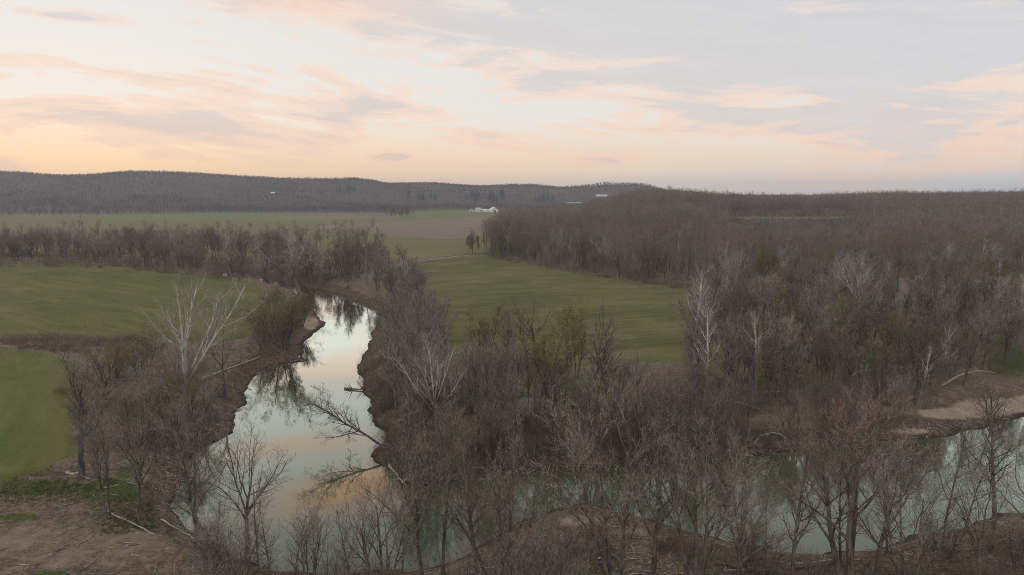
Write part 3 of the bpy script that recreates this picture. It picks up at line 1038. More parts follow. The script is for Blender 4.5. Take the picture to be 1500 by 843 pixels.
cluster('in the rear of the floodplain wood', [(1010, 438), (1040, 408), (1560, 408), (1560, 468), (1320, 468), (1180, 440)], 24, 8.0, ['poplar0', 'elm1', 'grove1', 'elmd1', 'budelm0', 'birch1', 'birch0'], (16, 22), 'brown bare tree', seed=6)
cluster('along the front edge of the big wood', [(716, 377), (800, 392), (900, 408), (1010, 424), (1010, 410), (900, 396), (800, 380), (730, 366)], 30, 4.5, ['poplar0', 'poplar1', 'elmd0', 'groveb0', 'birch1'], (17, 24), 'brown tall tree', seed=7)
cluster('at the wood corner by the track', [(682, 373), (722, 375), (722, 364), (690, 364)], 10, 3, ['poplar0', 'poplar1', 'groveb0'], (12, 17), 'brown slim tree', seed=8)
cluster('in the tree line behind the left field', [(-40, 384), (160, 386), (330, 404), (400, 412), (470, 420), (470, 394), (330, 384), (160, 372), (-40, 370)], 42, 6.5, ['elmd0', 'elmd1', 'elm1', 'grove2', 'elm2', 'elm0', 'poplar0'], (13, 22), 'dark bare tree', seed=9)
cluster('on the left bank below the white sycamore', [(120, 690), (140, 560), (240, 540), (330, 560), (330, 600), (262, 660), (240, 690)], 12, 4, ['elmd0', 'sap0', 'sap1', 'groveb0', 'willow0', 'shrub0'], (7, 12), 'brown small tree', seed=10)
cluster('on the upper left river bank', [(330, 600), (345, 540), (400, 440), (440, 450), (440, 500), (400, 530), (362, 560)], 14, 4, ['shrubb0', 'shrub1', 'willow1', 'sap2', 'groveb0'], (5, 9), 'brown small tree', seed=11)
cluster('on the near bank below the water', [(310, 830), (420, 848), (520, 862), (640, 860), (700, 850), (760, 850), (860, 860), (860, 900), (300, 900)], 18, 2.2, ['shrub0', 'shrub1', 'shrub2', 'sap0', 'sap1', 'sap2', 'maple1'], (6.0, 11), 'grey thin shrub tree', seed=12, minsd=.8)
cluster('on the near bank under the red maple', [(1000, 842), (1200, 846), (1330, 820), (1520, 790), (1520, 880), (1000, 890)], 12, 2.8, ['shrub0', 'shrubb0', 'sap1', 'shrubr', 'sap0'], (3.0, 6.5), 'brown thin shrub tree', seed=13, minsd=.8)
cluster('along the far bank of the right-hand water', [(960, 660), (1100, 655), (1300, 640), (1330, 620), (1200, 620), (1000, 620), (940, 640)], 18, 4, ['maple2', 'maple0', 'redmaple1', 'elm1', 'grove1'], (8, 13), 'grey or reddish tree', seed=14)

ORD = ['first', 'second', 'third', 'fourth', 'fifth', 'sixth', 'seventh', 'eighth', 'ninth', 'tenth', 'eleventh', 'twelfth', 'thirteenth', 'fourteenth', 'fifteenth',
       'sixteenth', 'seventeenth', 'eighteenth', 'nineteenth', 'twentieth']
ORD += ['twenty-' + w for w in ORD[:9]] + ['thirtieth'] + ['thirty-' + w for w in ORD[:9]] + ['fortieth'] + ['forty-' + w for w in ORD[:9]] + ['fiftieth']
for where, adj, cat, group, got in CL:
    got.sort(key=lambda g: g[0])
    for i, (px, py, key, o) in enumerate(got):
        tag(o, f'{adj} {where}, {ORD[i]} from the left', cat, 'trees ' + where)

# ------------------------------------------------------------------ far woods (countless)
def forest_mesh(name, X, Y, Z, H, nb, nsub, w, mat, r, trunk_w=.35, cw=.34, pale=0.0, rise=.9, spread_=.22):
    """bare far trees: trunk + rising branches + twigs, every piece a tapered blade; one mesh"""
    N = len(X)
    base = np.stack([X, Y, Z - .5], 1)
    tris = []
    pl = (r.random(N) < pale).astype(int)
    idx_ = [pl, pl]
    # trunks: two crossed tapered blades
    for a in (0.0, math.pi / 2):
        wv = np.stack([np.cos(a + X), np.sin(a + X), 0 * X], 1) * trunk_w * .5
        tip = base + np.stack([r.normal(0, .4, N), r.normal(0, .4, N), H * .9], 1)
        tris.append(np.stack([base - wv, base + wv, tip], 1))
    t = r.random((N, nb)) * .62 + .30
    az = r.random((N, nb)) * 6.283
    org = base[:, None] + np.stack([0 * t, 0 * t, t * H[:, None] * .9], -1)
    el = r.normal(rise, spread_, (N, nb))
    ln = H[:, None] * cw * (1.15 - .75 * np.abs(t - .45) / .5) * (.6 + .6 * r.random((N, nb)))
    d = np.stack([np.cos(el) * np.cos(az), np.cos(el) * np.sin(az), np.sin(el)], -1)
    tip = org + d * ln[..., None]
    pw = nrm(np.cross(d, r.normal(0, 1, (N, nb, 3)))) * (w * .8)
    tris.append(np.stack([org - pw, org + pw, tip], 2).reshape(-1, 3, 3)); idx_.append(np.repeat(pl, nb))
    if nsub:
        s = r.random((N, nb, nsub)) * .75 + .25
        o2 = org[:, :, None] + d[:, :, None] * (ln[:, :, None] * s)[..., None]
        d2 = nrm(d[:, :, None] + r.normal(0, .55, (N, nb, nsub, 3)) + np.array([0, 0, .15]))
        l2 = ln[:, :, None] * .5 * (.5 + r.random((N, nb, nsub)))
        p2 = nrm(np.cross(d2, r.normal(0, 1, d2.shape))) * (w * .5)
        tris.append(np.stack([o2 - p2, o2 + p2, o2 + d2 * l2[..., None]], 3).reshape(-1, 3, 3)); idx_.append(np.repeat(pl * 0, nb * nsub))
    T = np.concatenate([q.reshape(-1, 3, 3) for q in tris])
    me = raw_mesh(name, T.reshape(-1, 3), np.arange(len(T) * 3), 3, [mat, M['pale_wood']], np.concatenate(idx_))
    o = link(name, me)
    return o


def ribbons(P, R, r):
    N, K = P.shape[:2]
    T = nrm(P[:, -1] - P[:, 0])
    U = nrm(np.cross(T, r.normal(0, 1, T.shape)))[:, None]
    v = np.stack([P - U * R[..., None], P + U * R[..., None]], 2)
    i = np.arange(N * K * 2).reshape(N, K, 2)
    q = np.stack([i[:, :-1, 0], i[:, :-1, 1], i[:, 1:, 1], i[:, 1:, 0]], -1).reshape(-1, 4)
    return v.reshape(-1, 3), q


def baked_wood(name, X, Y, H, kinds, mats, r, label, fine=.5, tw=2.6):
    """a mass of trees as one mesh, turned and scaled copies of a few stems"""
    pv = []
    for k, mi in kinds:
        L = tree_levels(k, np.random.default_rng(int(r.integers(1e6))), 20, fine, tw)
        top = np.percentile(L[-1][0][:, -1, 2], 99.7)
        vs, qs, ms, c = [], [], [], 0
        for i, (P, Rr, ln) in enumerate(L):
            v, q = tubes(P, Rr, 5) if i < 2 else ribbons(P, Rr * 1.2, r)
            vs.append(v); qs.append(q + c); ms.append(np.full(len(q), 0 if i < 2 else mi)); c += len(v)
        pv.append((np.concatenate(vs) / top, np.concatenate(qs), np.concatenate(ms)))
    Z = height(X, Y)
    V, Q, Mi, c = [], [], [], 0
    for k in range(len(X)):
        v, q, m = pv[int(r.integers(len(pv)))]
        a, h, wd = r.uniform(0, 6.283), H[k], r.uniform(.85, 1.2)
        ca, sa = math.cos(a) * wd, math.sin(a) * wd
        V.append(np.stack([(v[:, 0] * ca - v[:, 1] * sa) * h + X[k], (v[:, 0] * sa + v[:, 1] * ca) * h + Y[k], v[:, 2] * h + Z[k]], 1))
        Q.append(q + c); Mi.append(m); c += len(v)
    o = link(name, raw_mesh(name, np.concatenate(V), np.concatenate(Q), 4, mats, np.concatenate(Mi)))
    tag(o, label, 'woodland', kind='stuff')


def scatter(x0, x1, y0, y1, spacing, r, jit=.45):
    gx = np.arange(x0, x1, spacing); gy = np.arange(y0, y1, spacing)
    X, Y = np.meshgrid(gx, gy)
    X = X.ravel() + r.uniform(-jit, jit, X.size) * spacing
    Y = Y.ravel() + r.uniform(-jit, jit, Y.size) * spacing
    return X, Y


r2 = np.random.default_rng(77)
WOOD = [(722, 372), (770, 384), (830, 393), (900, 401), (1010, 409), (1040, 404), (2300, 404), (2300, 284), (900, 284), (860, 300), (800, 312), (745, 322), (715, 345), (712, 366)]
X, Y = scatter(-60, 1500, 270, 1500, 7.0, r2)
keep = (np.abs(X) < Y * 1.15) & (Y < 1500)
X, Y = X[keep], Y[keep]
Zg = height(X, Y)
qx, qy = proj(X, Y, Zg)
fx, fy = proj(X, Y, Zg)
inw = inside(WOOD, qx, qy) & ~inside([(1078, 325), (1084, 318.8), (1236, 318.2), (1240, 324)], qx, qy)
X, Y, Zg, qx, qy = X[inw], Y[inw], Zg[inw], qx[inw], qy[inw]
H = r2.uniform(13, 21, len(X)) + 7 * fbm(X, Y, 60, 71, 3) + 6 * (r2.random(len(X)) > .93)
# the trees in front of the hilltop field stay low enough to show it
ex, ey = scatter(180, 520, 690, 990, 3.4, r2)
ez = height(ex, ey); eqx, eqy = proj(ex, ey, ez)
em = (eqx > 1060) & (eqx < 1255) & ((eqy > 325) | (eqy < 318.4))
X, Y, Zg, qx, qy = np.concatenate([X, ex[em]]), np.concatenate([Y, ey[em]]), np.concatenate([Zg, ez[em]]), np.concatenate([qx, eqx[em]]), np.concatenate([qy, eqy[em]])
H = np.concatenate([H, r2.uniform(5, 9, em.sum())])
lowz = (qx > 1066) & (qx < 1250) & (Y < 870) & (Y > 420)
d = np.hypot(X, Y)
H = np.where(lowz, np.minimum(H, CAM_H - .0395 * d - Zg), H)
H = np.maximum(H, 6)
near = d < 620
forest_mesh('woodland', X[near], Y[near], Zg[near], H[near], 30, 8, .075, M['mid_wood'], r2, .42, pale=.10)
tag(bpy.data.objects['woodland'], 'dense bare brown wood filling the right half behind the open field', 'woodland', kind='stuff')
forest_mesh('woodland', X[~near], Y[~near], Zg[~near], H[~near], 22, 3, .16, M['mid_wood'], r2, .45, .38, pale=.05, rise=.7, spread_=.4)
tag(bpy.data.objects['woodland.001'], 'distant bare wood on the right-hand rise below the skyline', 'woodland', kind='stuff')

# trees past the counted ones in the floodplain and along the tree lines
def fill(polys, r, dmin=4.0):
    X, Y = [], []
    for poly, k in polys:
        xs, ys = [p[0] for p in poly], [p[1] for p in poly]
        qx = r.uniform(min(xs), max(xs), k * 4); qy = r.uniform(min(ys), max(ys), k * 4)
        m = inside(poly, qx, qy)
        x, y, z = ground_at(qx[m][:k], qy[m][:k])
        X.append(x); Y.append(y)
    X, Y = np.concatenate(X), np.concatenate(Y)
    k = (river_sd(X, Y) > 4) & np.array([ok(a, b, dmin) for a, b in zip(X, Y)])
    return X[k], Y[k]


FLOOD = [(1010, 560), (1012, 470), (1040, 410), (1700, 405), (1700, 520), (1440, 540), (1330, 585), (1100, 600)]
X, Y = fill([(FLOOD, 150)], r2, 2.5)
baked_wood('floodplain_woods', X, Y, r2.uniform(9, 18, len(X)), [('grove', 1), ('poplar', 1), ('elm', 2), ('grove', 2), ('maple', 1), ('poplar', 3)],
           [M['bark_grey'], M['mid_wood'], M['twig_brown'], M['twig_grey']], r2, 'bare brown trees filling the right floodplain behind the far bank')
X, Y = fill([([(-200, 384), (160, 385), (330, 402), (400, 408), (470, 412), (560, 404), (600, 392), (560, 380), (470, 384), (330, 376), (160, 366), (-200, 366)], 125)], r2, 2.5)
baked_wood('valley_woods', X, Y, r2.uniform(6, 19, len(X)), [('grove', 1), ('elm', 1), ('maple', 1), ('maple', 1)],
           [M['bark_dark'], M['mid_wood']], r2, 'bare trees thickening the dark line behind the left field')

# hills
X, Y = scatter(-2900, 1600, 1560, 3250, 10.5, r2)
d = np.hypot(X, Y)
px_ = 750 + 1000 * X / Y
keep = (px_ > -330) & (px_ < 1040) & (d > 1600) & (d < 2950)
X, Y = X[keep], Y[keep]
Zg = height(X, Y)
qx, qy = proj(X, Y, Zg)
clear = inside([(-100, 318), (-100, 311), (600, 310.5), (640, 307), (735, 306), (790, 306), (800, 318)], qx, qy)
clear |= inside([(50, 283), (50, 280.5), (128, 280.5), (128, 282.5)], qx, qy) | inside([(190, 283), (190, 281), (225, 281), (225, 283)], qx, qy)
clear |= inside([(798, 284), (812, 279), (835, 281), (830, 285)], qx, qy) | inside([(868, 288), (866, 281), (893, 285), (897, 289)], qx, qy)
X, Y, Zg, qx = X[~clear], Y[~clear], Zg[~clear], qx[~clear]
H = r2.uniform(9, 14, len(X)) + 6 * fbm(X, Y, 120, 72, 3)
o = forest_mesh('hill_woods', X, Y, Zg, H, 24, 0, .46, M['far_wood'], r2, .5, .40, rise=.5, spread_=.5)
tag(o, 'bare grey-brown woods covering the long far hills', 'woodland', kind='stuff')
# band of tall trees at the foot of the hills
n = 1500
bx = r2.uniform(-300, 880, n); by = r2.uniform(300, 310.5, n) - 0.0
by = np.where(bx < 600, r2.uniform(309, 312.3, n), r2.uniform(305.0, 307.5, n))
X, Y = unproj(bx, by, 0.0)
Zg = height(X, Y)
o = forest_mesh('valley_woods', X, Y, Zg, r2.uniform(13, 20, n), 34, 2, .26, M['far_wood'], r2, .6, .3)
tag(o, 'band of tall bare trees where the far fields meet the hills', 'woodland', kind='stuff')
n = 900
bx = r2.uniform(-420, 235, n); by = r2.uniform(310, 318.5, n) - np.clip((bx + 100) / 335, 0, 1) * 3.5
X, Y = unproj(bx, by, 0.0)
o = forest_mesh('valley_woods', X, Y, height(X, Y), r2.uniform(11, 19, n), 34, 3, .24, M['far_wood'], r2, .5, .36, rise=.7, spread_=.4)
tag(o, 'bare wood on the valley floor below the left end of the hills', 'woodland', kind='stuff')
# thin wood beyond the left treeline, and hedges in the far fields
n = 420
bx = r2.uniform(-250, 560, n); by = r2.uniform(352, 378, n) + np.where(r2.random(n) < .3, -16, 0)
X, Y = unproj(bx, by, 0.0)
kp = river_sd(X, Y) > 4
X, Y = X[kp], Y[kp]
o = forest_mesh('valley_woods', X, Y, height(X, Y), r2.uniform(9, 17, len(X)), 26, 8, .08, M['mid_wood'], r2, .4)
tag(o, 'thin bare wood behind the dark tree line of the left field', 'woodland', kind='stuff')
hx = np.concatenate([r2.normal(585, 11, 34), r2.uniform(735, 900, 60)]); hy = np.concatenate([r2.uniform(315.5, 318.5, 34), r2.uniform(309.5, 314, 60)])
X, Y = unproj(hx, hy, 0.0)
o = forest_mesh('valley_woods', X, Y, height(X, Y), r2.uniform(8, 15, len(X)), 30, 3, .2, M['far_wood'], r2, .5, .4)
tag(o, 'clumps of bare hedge trees standing in the far fields', 'woodland', kind='stuff')
# distant ridge beyond the right wood
X, Y = scatter(700, 6500, 3900, 5300, 26, r2)
px_ = 750 + 1000 * X / Y
kp = (px_ > 960) & (px_ < 1900)
X, Y = X[kp], Y[kp]
o = forest_mesh('hill_woods', X, Y, height(X, Y), r2.uniform(12, 18, len(X)), 14, 0, 1.2, M['far_wood'], r2, 1.2, .6)
tag(o, 'faint wooded ridge on the horizon beyond the right-hand wood', 'woodland', kind='stuff')

# ------------------------------------------------------------------ brush, grass
def brush(name, polys, n, hr, nst, w, mat, r, label, minsd=1.0, maxsd=None):
    X, Y = [], []
    for poly, k in polys:
        xs, ys = [p[0] for p in poly], [p[1] for p in poly]
        qx = r.uniform(min(xs), max(xs), k * 3); qy = r.uniform(min(ys), max(ys), k * 3)
        m = inside(poly, qx, qy)
        x, y, z = ground_at(qx[m][:k], qy[m][:k])
        X.append(x); Y.append(y)
    X, Y = np.concatenate(X), np.concatenate(Y)
    sd = river_sd(X, Y)
    dens = fbm(X, Y, 7, 91, 3)
    kp = (sd > minsd) & (dens > -.18)
    if maxsd: kp &= sd < maxsd
    X, Y, sd = X[kp], Y[kp], sd[kp]
    Z = height(X, Y)
    N = len(X)
    Hh = r.uniform(*hr, N) * (.7 + .9 * np.clip(fbm(X, Y, 5, 92, 2) + .5, 0, 1))
    rr = r.random((N, nst)) ** .5 * Hh[:, None] * .45
    az = r.random((N, nst)) * 6.283
    b = np.stack([X[:, None] + rr * np.cos(az) * .6, Y[:, None] + rr * np.sin(az) * .6, np.repeat(Z[:, None] - .1, nst, 1)], -1)
    le = np.abs(r.normal(.35, .35, (N, nst)))
    d = np.stack([np.sin(le) * np.cos(az), np.sin(le) * np.sin(az), np.cos(le)], -1)
    L = Hh[:, None] * (.45 + .65 * r.random((N, nst)))
    tip = b + d * L[..., None]
    p = nrm(np.cross(d, r.normal(0, 1, d.shape))) * w
    tr = [np.stack([b - p, b + p, tip], 2).reshape(-1, 3, 3)]
    for q in range(3):
        s = r.random((N, nst)) * .6 + .3
        o2 = b + d * (L * s)[..., None]
        d2 = nrm(d + r.normal(0, .7, d.shape))
        p2 = nrm(np.cross(d2, r.normal(0, 1, d.shape))) * w * .7
        tr.append(np.stack([o2 - p2, o2 + p2, o2 + d2 * (L * .45)[..., None]], 2).reshape(-1, 3, 3))
    T = np.concatenate(tr)
    o = link(name, raw_mesh(name, T.reshape(-1, 3), np.arange(len(T) * 3), 3, [mat]))
    tag(o, label, 'undergrowth', kind='stuff')


POINT = [(565, 690), (575, 560), (640, 540), (740, 600), (900, 590), (1000, 560), (1300, 560), (1340, 640), (1100, 665), (930, 678), (700, 690), (600, 705)]
LEFTB = [(110, 660), (130, 550), (240, 500), (330, 500), (400, 430), (440, 440), (446, 500), (380, 550), (330, 640), (262, 670), (240, 670)]
brush('undergrowth', [(POINT, 2600), ([(1280, 610), (1290, 470), (1560, 440), (1560, 535), (1420, 555), (1350, 590)], 600), ([(1000, 560), (1010, 430), (1290, 430), (1290, 560)], 380)],
      0, (1.0, 3.2), 16, .016, M['brush'], np.random.default_rng(5), 'brown tangled brush covering the wooded point and right floodplain')
brush('undergrowth', [(LEFTB, 1300), ([(0, 510), (0, 497), (200, 496), (250, 512), (120, 518)], 900), ([(76, 575), (110, 545), (140, 560), (120, 590)], 120)],
      0, (.6, 2.2), 16, .014, M['brush'], np.random.default_rng(6), 'brown dry brush along the left bank and between the left fields')
brush('undergrowth', [([(300, 806), (500, 856), (700, 826), (860, 770), (1000, 790), (1200, 830), (1520, 770), (1520, 900), (300, 900)], 1300)],
      0, (.6, 2.2), 18, .010, M['brush_red'], np.random.default_rng(7), 'russet brush and dead weeds along the near bank', .4)
brush('undergrowth', [([(470, 846), (600, 834), (700, 808), (800, 756), (900, 752), (1010, 790), (1010, 850), (470, 870)], 420)],
      0, (.8, 2.4), 16, .011, M['brush'], np.random.default_rng(25), 'thin brown brush over the gravel bar and its edge', .3)
brush('undergrowth', [([(560, 690), (566, 640), (556, 560), (600, 560), (640, 700), (900, 672), (1120, 650), (1320, 630), (1320, 650), (900, 690), (640, 712)], 900)],
      0, (.5, 1.8), 16, .014, M['brush_red'], np.random.default_rng(8), 'russet brush hanging over the far mud bank', .3, 9)
brush('undergrowth', [([(-40, 392), (160, 394), (330, 410), (400, 413), (470, 419), (520, 412), (540, 396), (470, 392), (330, 382), (160, 368), (-40, 366)], 1300)],
      0, (1.5, 5.5), 16, .04, M['brush'], np.random.default_rng(9), 'dark brush under the tree line behind the left field')
brush('undergrowth', [([(716, 379), (800, 394), (900, 410), (1012, 426), (1040, 408), (1500, 408), (1500, 385), (1010, 392), (900, 385), (800, 372), (730, 358)], 2200)],
      0, (1.5, 5.0), 12, .045, M['brush'], np.random.default_rng(19), 'dark brush under the front trees of the big wood')
brush('undergrowth', [([(548, 668), (560, 640), (530, 570), (526, 530), (546, 495), (556, 450), (600, 440), (610, 560), (640, 712), (593, 708)], 900)],
      0, (.8, 2.6), 16, .014, M['brush'], np.random.default_rng(20), 'tangled brown brush on the right bank of the narrow arm', .2)
brush('grass', [([(0, 706), (110, 690), (240, 690), (270, 800), (300, 860), (0, 860)], 2600)],
      0, (.12, .4), 14, .012, M['straw'], np.random.default_rng(10), 'dry straw-coloured grass on the lower left bank')
brush('grass', [([(0, 712), (140, 694), (220, 710), (230, 790), (150, 790), (130, 740), (0, 745)], 1500)],
      0, (.12, .35), 14, .012, M['grass'], np.random.default_rng(12), 'green grass tufts on the lower left bank')

# ------------------------------------------------------------------ logs, rubbish, farm, pole
WHITE = plain('white paint', (.78, .78, .77), .6, .05, .5)
ROOFG = plain('grey metal roof', (.42, .43, .45), .5, .08, .4)
ROOFW = plain('white metal roof', (.75, .76, .78), .45, .05, .4)
DARK = plain('dark opening', (.03, .03, .035), .6, .1, 1)
LOGP = bark('pale driftwood', (.26, .23, .20), (.46, .42, .38), 2.0, .1)
LOGD = bark('dark driftwood', (.09, .075, .062), (.22, .185, .155), 2.0, .1)


def log(p0, p1, r0, mat, label, name='fallen_log', sag=.0, branches=0, seed=0, cat='log', group=None, lift=0.0):
    x, y, z = ground_at([p0[0], p1[0]], [p0[1], p1[1]])
    rr = random.Random(seed)
    a, b = Vector((x[0], y[0], max(z[0], WZ) + r0 * .7 + lift)), Vector((x[1], y[1], max(z[1], WZ) + r0 * .6))
    root = bpy.data.objects.new(name, None); COL.objects.link(root); root.location = a
    n = 9
    pts = []
    for i in range(n):
        t = i / (n - 1)
        p = (b - a) * t
        gz = float(height(np.array([a.x + p.x]), np.array([a.y + p.y]))[0])
        zz = max(gz, WZ) + r0 * .6 - a.z
        pts.append(Vector((p.x + rr.uniform(-.12, .12), p.y + rr.uniform(-.12, .12), max(zz, p.z) + sag * math.sin(math.pi * t))))
    m = MB(); m.tube(pts, [r0 * (1 - .6 * i / (n - 1)) for i in range(n)], 8)
    m.build('stem', mat, root, True)
    for k in range(branches):
        i = rr.randrange(3, n - 1)
        d = Vector((rr.uniform(-1, 1), rr.uniform(-.6, .6), rr.uniform(.1, .9))).normalized()
        L = rr.uniform(1.0, 2.6)
        mm = MB()
        q = [pts[i] + d * L * t + Vector((0, 0, .25 * t * t)) for t in (0, .35, .7, 1)]
        mm.tube(q, [r0 * .4, r0 * .3, r0 * .2, r0 * .08], 6)
        mm.build('branch', mat, root, True)
    tag(root, label, cat, group)
    return root


log((1120, 577), (1180, 574), .28, LOGP, 'long pale log lying flat in the brush above the far bank', seed=1)
log((1080, 592), (1112, 601), .3, LOGP, 'short pale log slanting down the brush near the far bank', seed=2, branches=1)
log((1112, 640), (1160, 655), .12, LOGP, 'thin bleached branch arched over the far mud bank', sag=1.2, seed=3, name='fallen_branch', cat='branch')
log((1380, 566), (1460, 548), .2, LOGP, 'long pale fallen trunk reaching towards the sandy beach', sag=1.6, seed=4, branches=2)
log((1238, 560), (1290, 558), .16, LOGP, 'bleached arched limb in the brush left of the beach', sag=2.2, seed=5, branches=4, name='fallen_branch', cat='branch')
log((296, 560), (384, 520), .2, LOGP, 'pale fallen trunk slanting up the left bank below the willow', seed=6, branches=2, lift=.6)
log((99, 694), (130, 704), .25, LOGP, 'short pale log on the lip of the eroded ditch', seed=7, branches=2)
log((153, 748), (232, 786), .12, LOGP, 'long thin branch lying across the green grass', seed=8, name='fallen_branch', cat='branch')
log((236, 762), (290, 792), .14, LOGP, 'brown driftwood branch at the foot of the dirt bank', seed=9, branches=3, name='fallen_branch', cat='branch')
log((1048, 826), (1118, 842), .22, LOGD, 'dark driftwood log on the near bank below the whitish sapling', seed=10, branches=2)
log((1060, 838), (1135, 836), .16, LOGP, 'grey driftwood log lying crossed over the dark one', seed=11)
log((1148, 836), (1232, 826), .26, LOGD, 'long dark log along the water left of the red maple', seed=12)
log((1152, 830), (1224, 822), .2, LOGP, 'grey split log beside the long dark one', seed=13)
log((1300, 812), (1370, 796), .18, LOGD, 'dark drift log in the brush at the right water edge', seed=14, branches=2)
log((569, 690), (594, 712), .16, LOGP, 'pale stripped log propped on the tip of the mud bank', seed=15, lift=.8)
log((425, 531), (452, 529), .28, LOGD, 'dark root lump lying in the water off the left bank', seed=16, branches=3)
log((505, 578), (535, 572), .25, LOGD, 'dark drift log stranded at the narrow arm edge', seed=17, branches=4)
log((690, 840), (745, 826), .12, LOGP, 'pale thin branch lying over the gravel bar brush', seed=18, name='fallen_branch', cat='branch')

# loose sticks and drift lying along the banks
def sticks(polys, r, label):
    X, Y = [], []
    for poly, k in polys:
        xs, ys = [p[0] for p in poly], [p[1] for p in poly]
        qx = r.uniform(min(xs), max(xs), k * 3); qy = r.uniform(min(ys), max(ys), k * 3)
        mk = inside(poly, qx, qy)
        x, y, z = ground_at(qx[mk][:k], qy[mk][:k])
        X.append(x); Y.append(y)
    X, Y = np.concatenate(X), np.concatenate(Y)
    kp = river_sd(X, Y) > -.6
    X, Y = X[kp], Y[kp]
    n = len(X)
    L = r.uniform(.5, 3.2, n); a = r.uniform(0, 6.283, n)
    P = np.empty((n, 4, 3))
    for k in range(4):
        P[:, k, 0] = X + np.cos(a) * L * (k / 3 - .5) + r.normal(0, .05, n)
        P[:, k, 1] = Y + np.sin(a) * L * (k / 3 - .5) + r.normal(0, .05, n)
        P[:, k, 2] = np.maximum(height(P[:, k, 0], P[:, k, 1]), WZ) + r.uniform(.02, .16, n)
    v, q, _ = cat_tubes([((P, r.uniform(.02, .07, n)[:, None] * np.linspace(1, .5, 4)[None]), 5, 0)])
    o = link('driftwood_litter', raw_mesh('driftwood_litter', v, q, 5 - 1, [M['stick']], None, True))
    tag(o, label, 'driftwood', kind='stuff')


M['stick'] = bark('bleached sticks', (.12, .10, .085), (.42, .37, .32), 1.2, 0)
sticks([([(300, 800), (500, 850), (700, 824), (850, 742), (1000, 775), (1200, 818), (1500, 756), (1500, 860), (300, 860)], 750),
        ([(560, 640), (600, 716), (720, 694), (900, 690), (1110, 668), (1330, 645), (1500, 612), (1500, 596), (1330, 625), (1100, 645), (900, 665), (640, 690)], 420),
        ([(262, 752), (282, 680), (340, 620), (400, 538), (446, 520), (420, 500), (330, 560), (230, 680), (236, 760)], 300),
        ([(0, 700), (240, 690), (300, 800), (300, 843), (0, 843)], 70)], np.random.default_rng(31), 'loose bleached sticks and drift strewn along the banks')

# heap of cut brush on the left bank
x, y, z = (float(v[0]) for v in ground_at(222, 650))
root = bpy.data.objects.new('brush_pile', None); COL.objects.link(root); root.location = (x, y, z)
rr = np.random.default_rng(4)
n = 420
P = np.empty((n, 5, 3))
c = np.stack([rr.normal(0, 2.4, n), rr.normal(0, 1.4, n)], 1)
hgt = 2.0 * np.exp(-(c[:, 0] / 3.2) ** 2 - (c[:, 1] / 1.8) ** 2) * rr.random(n)
d = nrm(np.stack([rr.normal(.5, 1, n), rr.normal(0, .7, n), rr.normal(.15, .3, n)], 1))
L = rr.uniform(1.0, 3.6, n)
pos = np.stack([c[:, 0], c[:, 1], hgt], 1)
P = walk(rr, pos - d * L[:, None] * .4, d, L, 5, .12, .0)
P[..., 2] = np.maximum(P[..., 2], .02)
rad = rr.uniform(.012, .06, n)[:, None] * np.linspace(1, .4, 5)[None]
v, q, m_ = cat_tubes([((P, rad), 4, 0)])
link('cut_branches', raw_mesh('cut_branches', v, q, 4, [M['bark_dark']]), root)
tag(root, 'dark heap of cut branches piled on the left bank', 'brush pile')


def small(name, px, py, label, cat):
    x, y, z = (float(v[0]) for v in ground_at(px, py))
    root = bpy.data.objects.new(name, None); COL.objects.link(root); root.location = (x, y, z)
    tag(root, label, cat)
    return root


def lathe(m, prof, n=14, cx=0, cy=0):
    k = len(prof)
    v = [(cx + r * math.cos(2 * math.pi * j / n), cy + r * math.sin(2 * math.pi * j / n), h) for r, h in prof for j in range(n)]
    f = [(i * n + j, i * n + (j + 1) % n, (i + 1) * n + (j + 1) % n, (i + 1) * n + j) for i in range(k - 1) for j in range(n)]
    f += [tuple(range(n))[::-1], tuple((k - 1) * n + j for j in range(n))]
    m.add(v, f)


b = small('plastic_bucket', 207, 636, 'white plastic bucket lying by the brush pile', 'bucket')
m = MB(); lathe(m, [(.19, 0), (.24, .42), (.26, .42), (.26, .46), (.22, .46)]); m.build('body', WHITE, b, True)
m = MB(); m.tube([(-.25, 0, .42), (-.18, .05, .62), (0, .07, .7), (.18, .05, .62), (.25, 0, .42)], .012, 5); m.build('handle', DARK, b)
RED = plain('red plastic', (.55, .05, .025), .45, .1, 4)
b = small('fuel_can', 780, 780, 'small bright red plastic can on the gravel bar', 'can')
m = MB(); m.box(0, 0, .2, .5, .3, .4, .3, .15); m.build('body', RED, b)
m = MB(); m.tube([(-.15, 0, .38), (-.12, 0, .5), (.1, .05, .5), (.14, .05, .38)], .03, 6); m.build('handle', RED, b)
m = MB(); m.tube([(.2, .06, .36), (.34, .1, .5)], .03, 6); m.build('spout', DARK, b)
TEAL = plain('teal plastic', (.10, .30, .33), .4, .1, 4)
b = small('plastic_bottle', 258, 749, 'small teal plastic bottle on the dirt bank by the water', 'bottle')
m = MB(); m.tube([(-.2, 0, .1), (.1, .02, .1), (.16, .02, .1), (.22, .02, .1)], [.1, .1, .06, .04], 10); m.build('body', TEAL, b)
m = MB(); m.tube([(.22, .02, .1), (.27, .02, .1)], .045, 10); m.build('cap', WHITE, b)
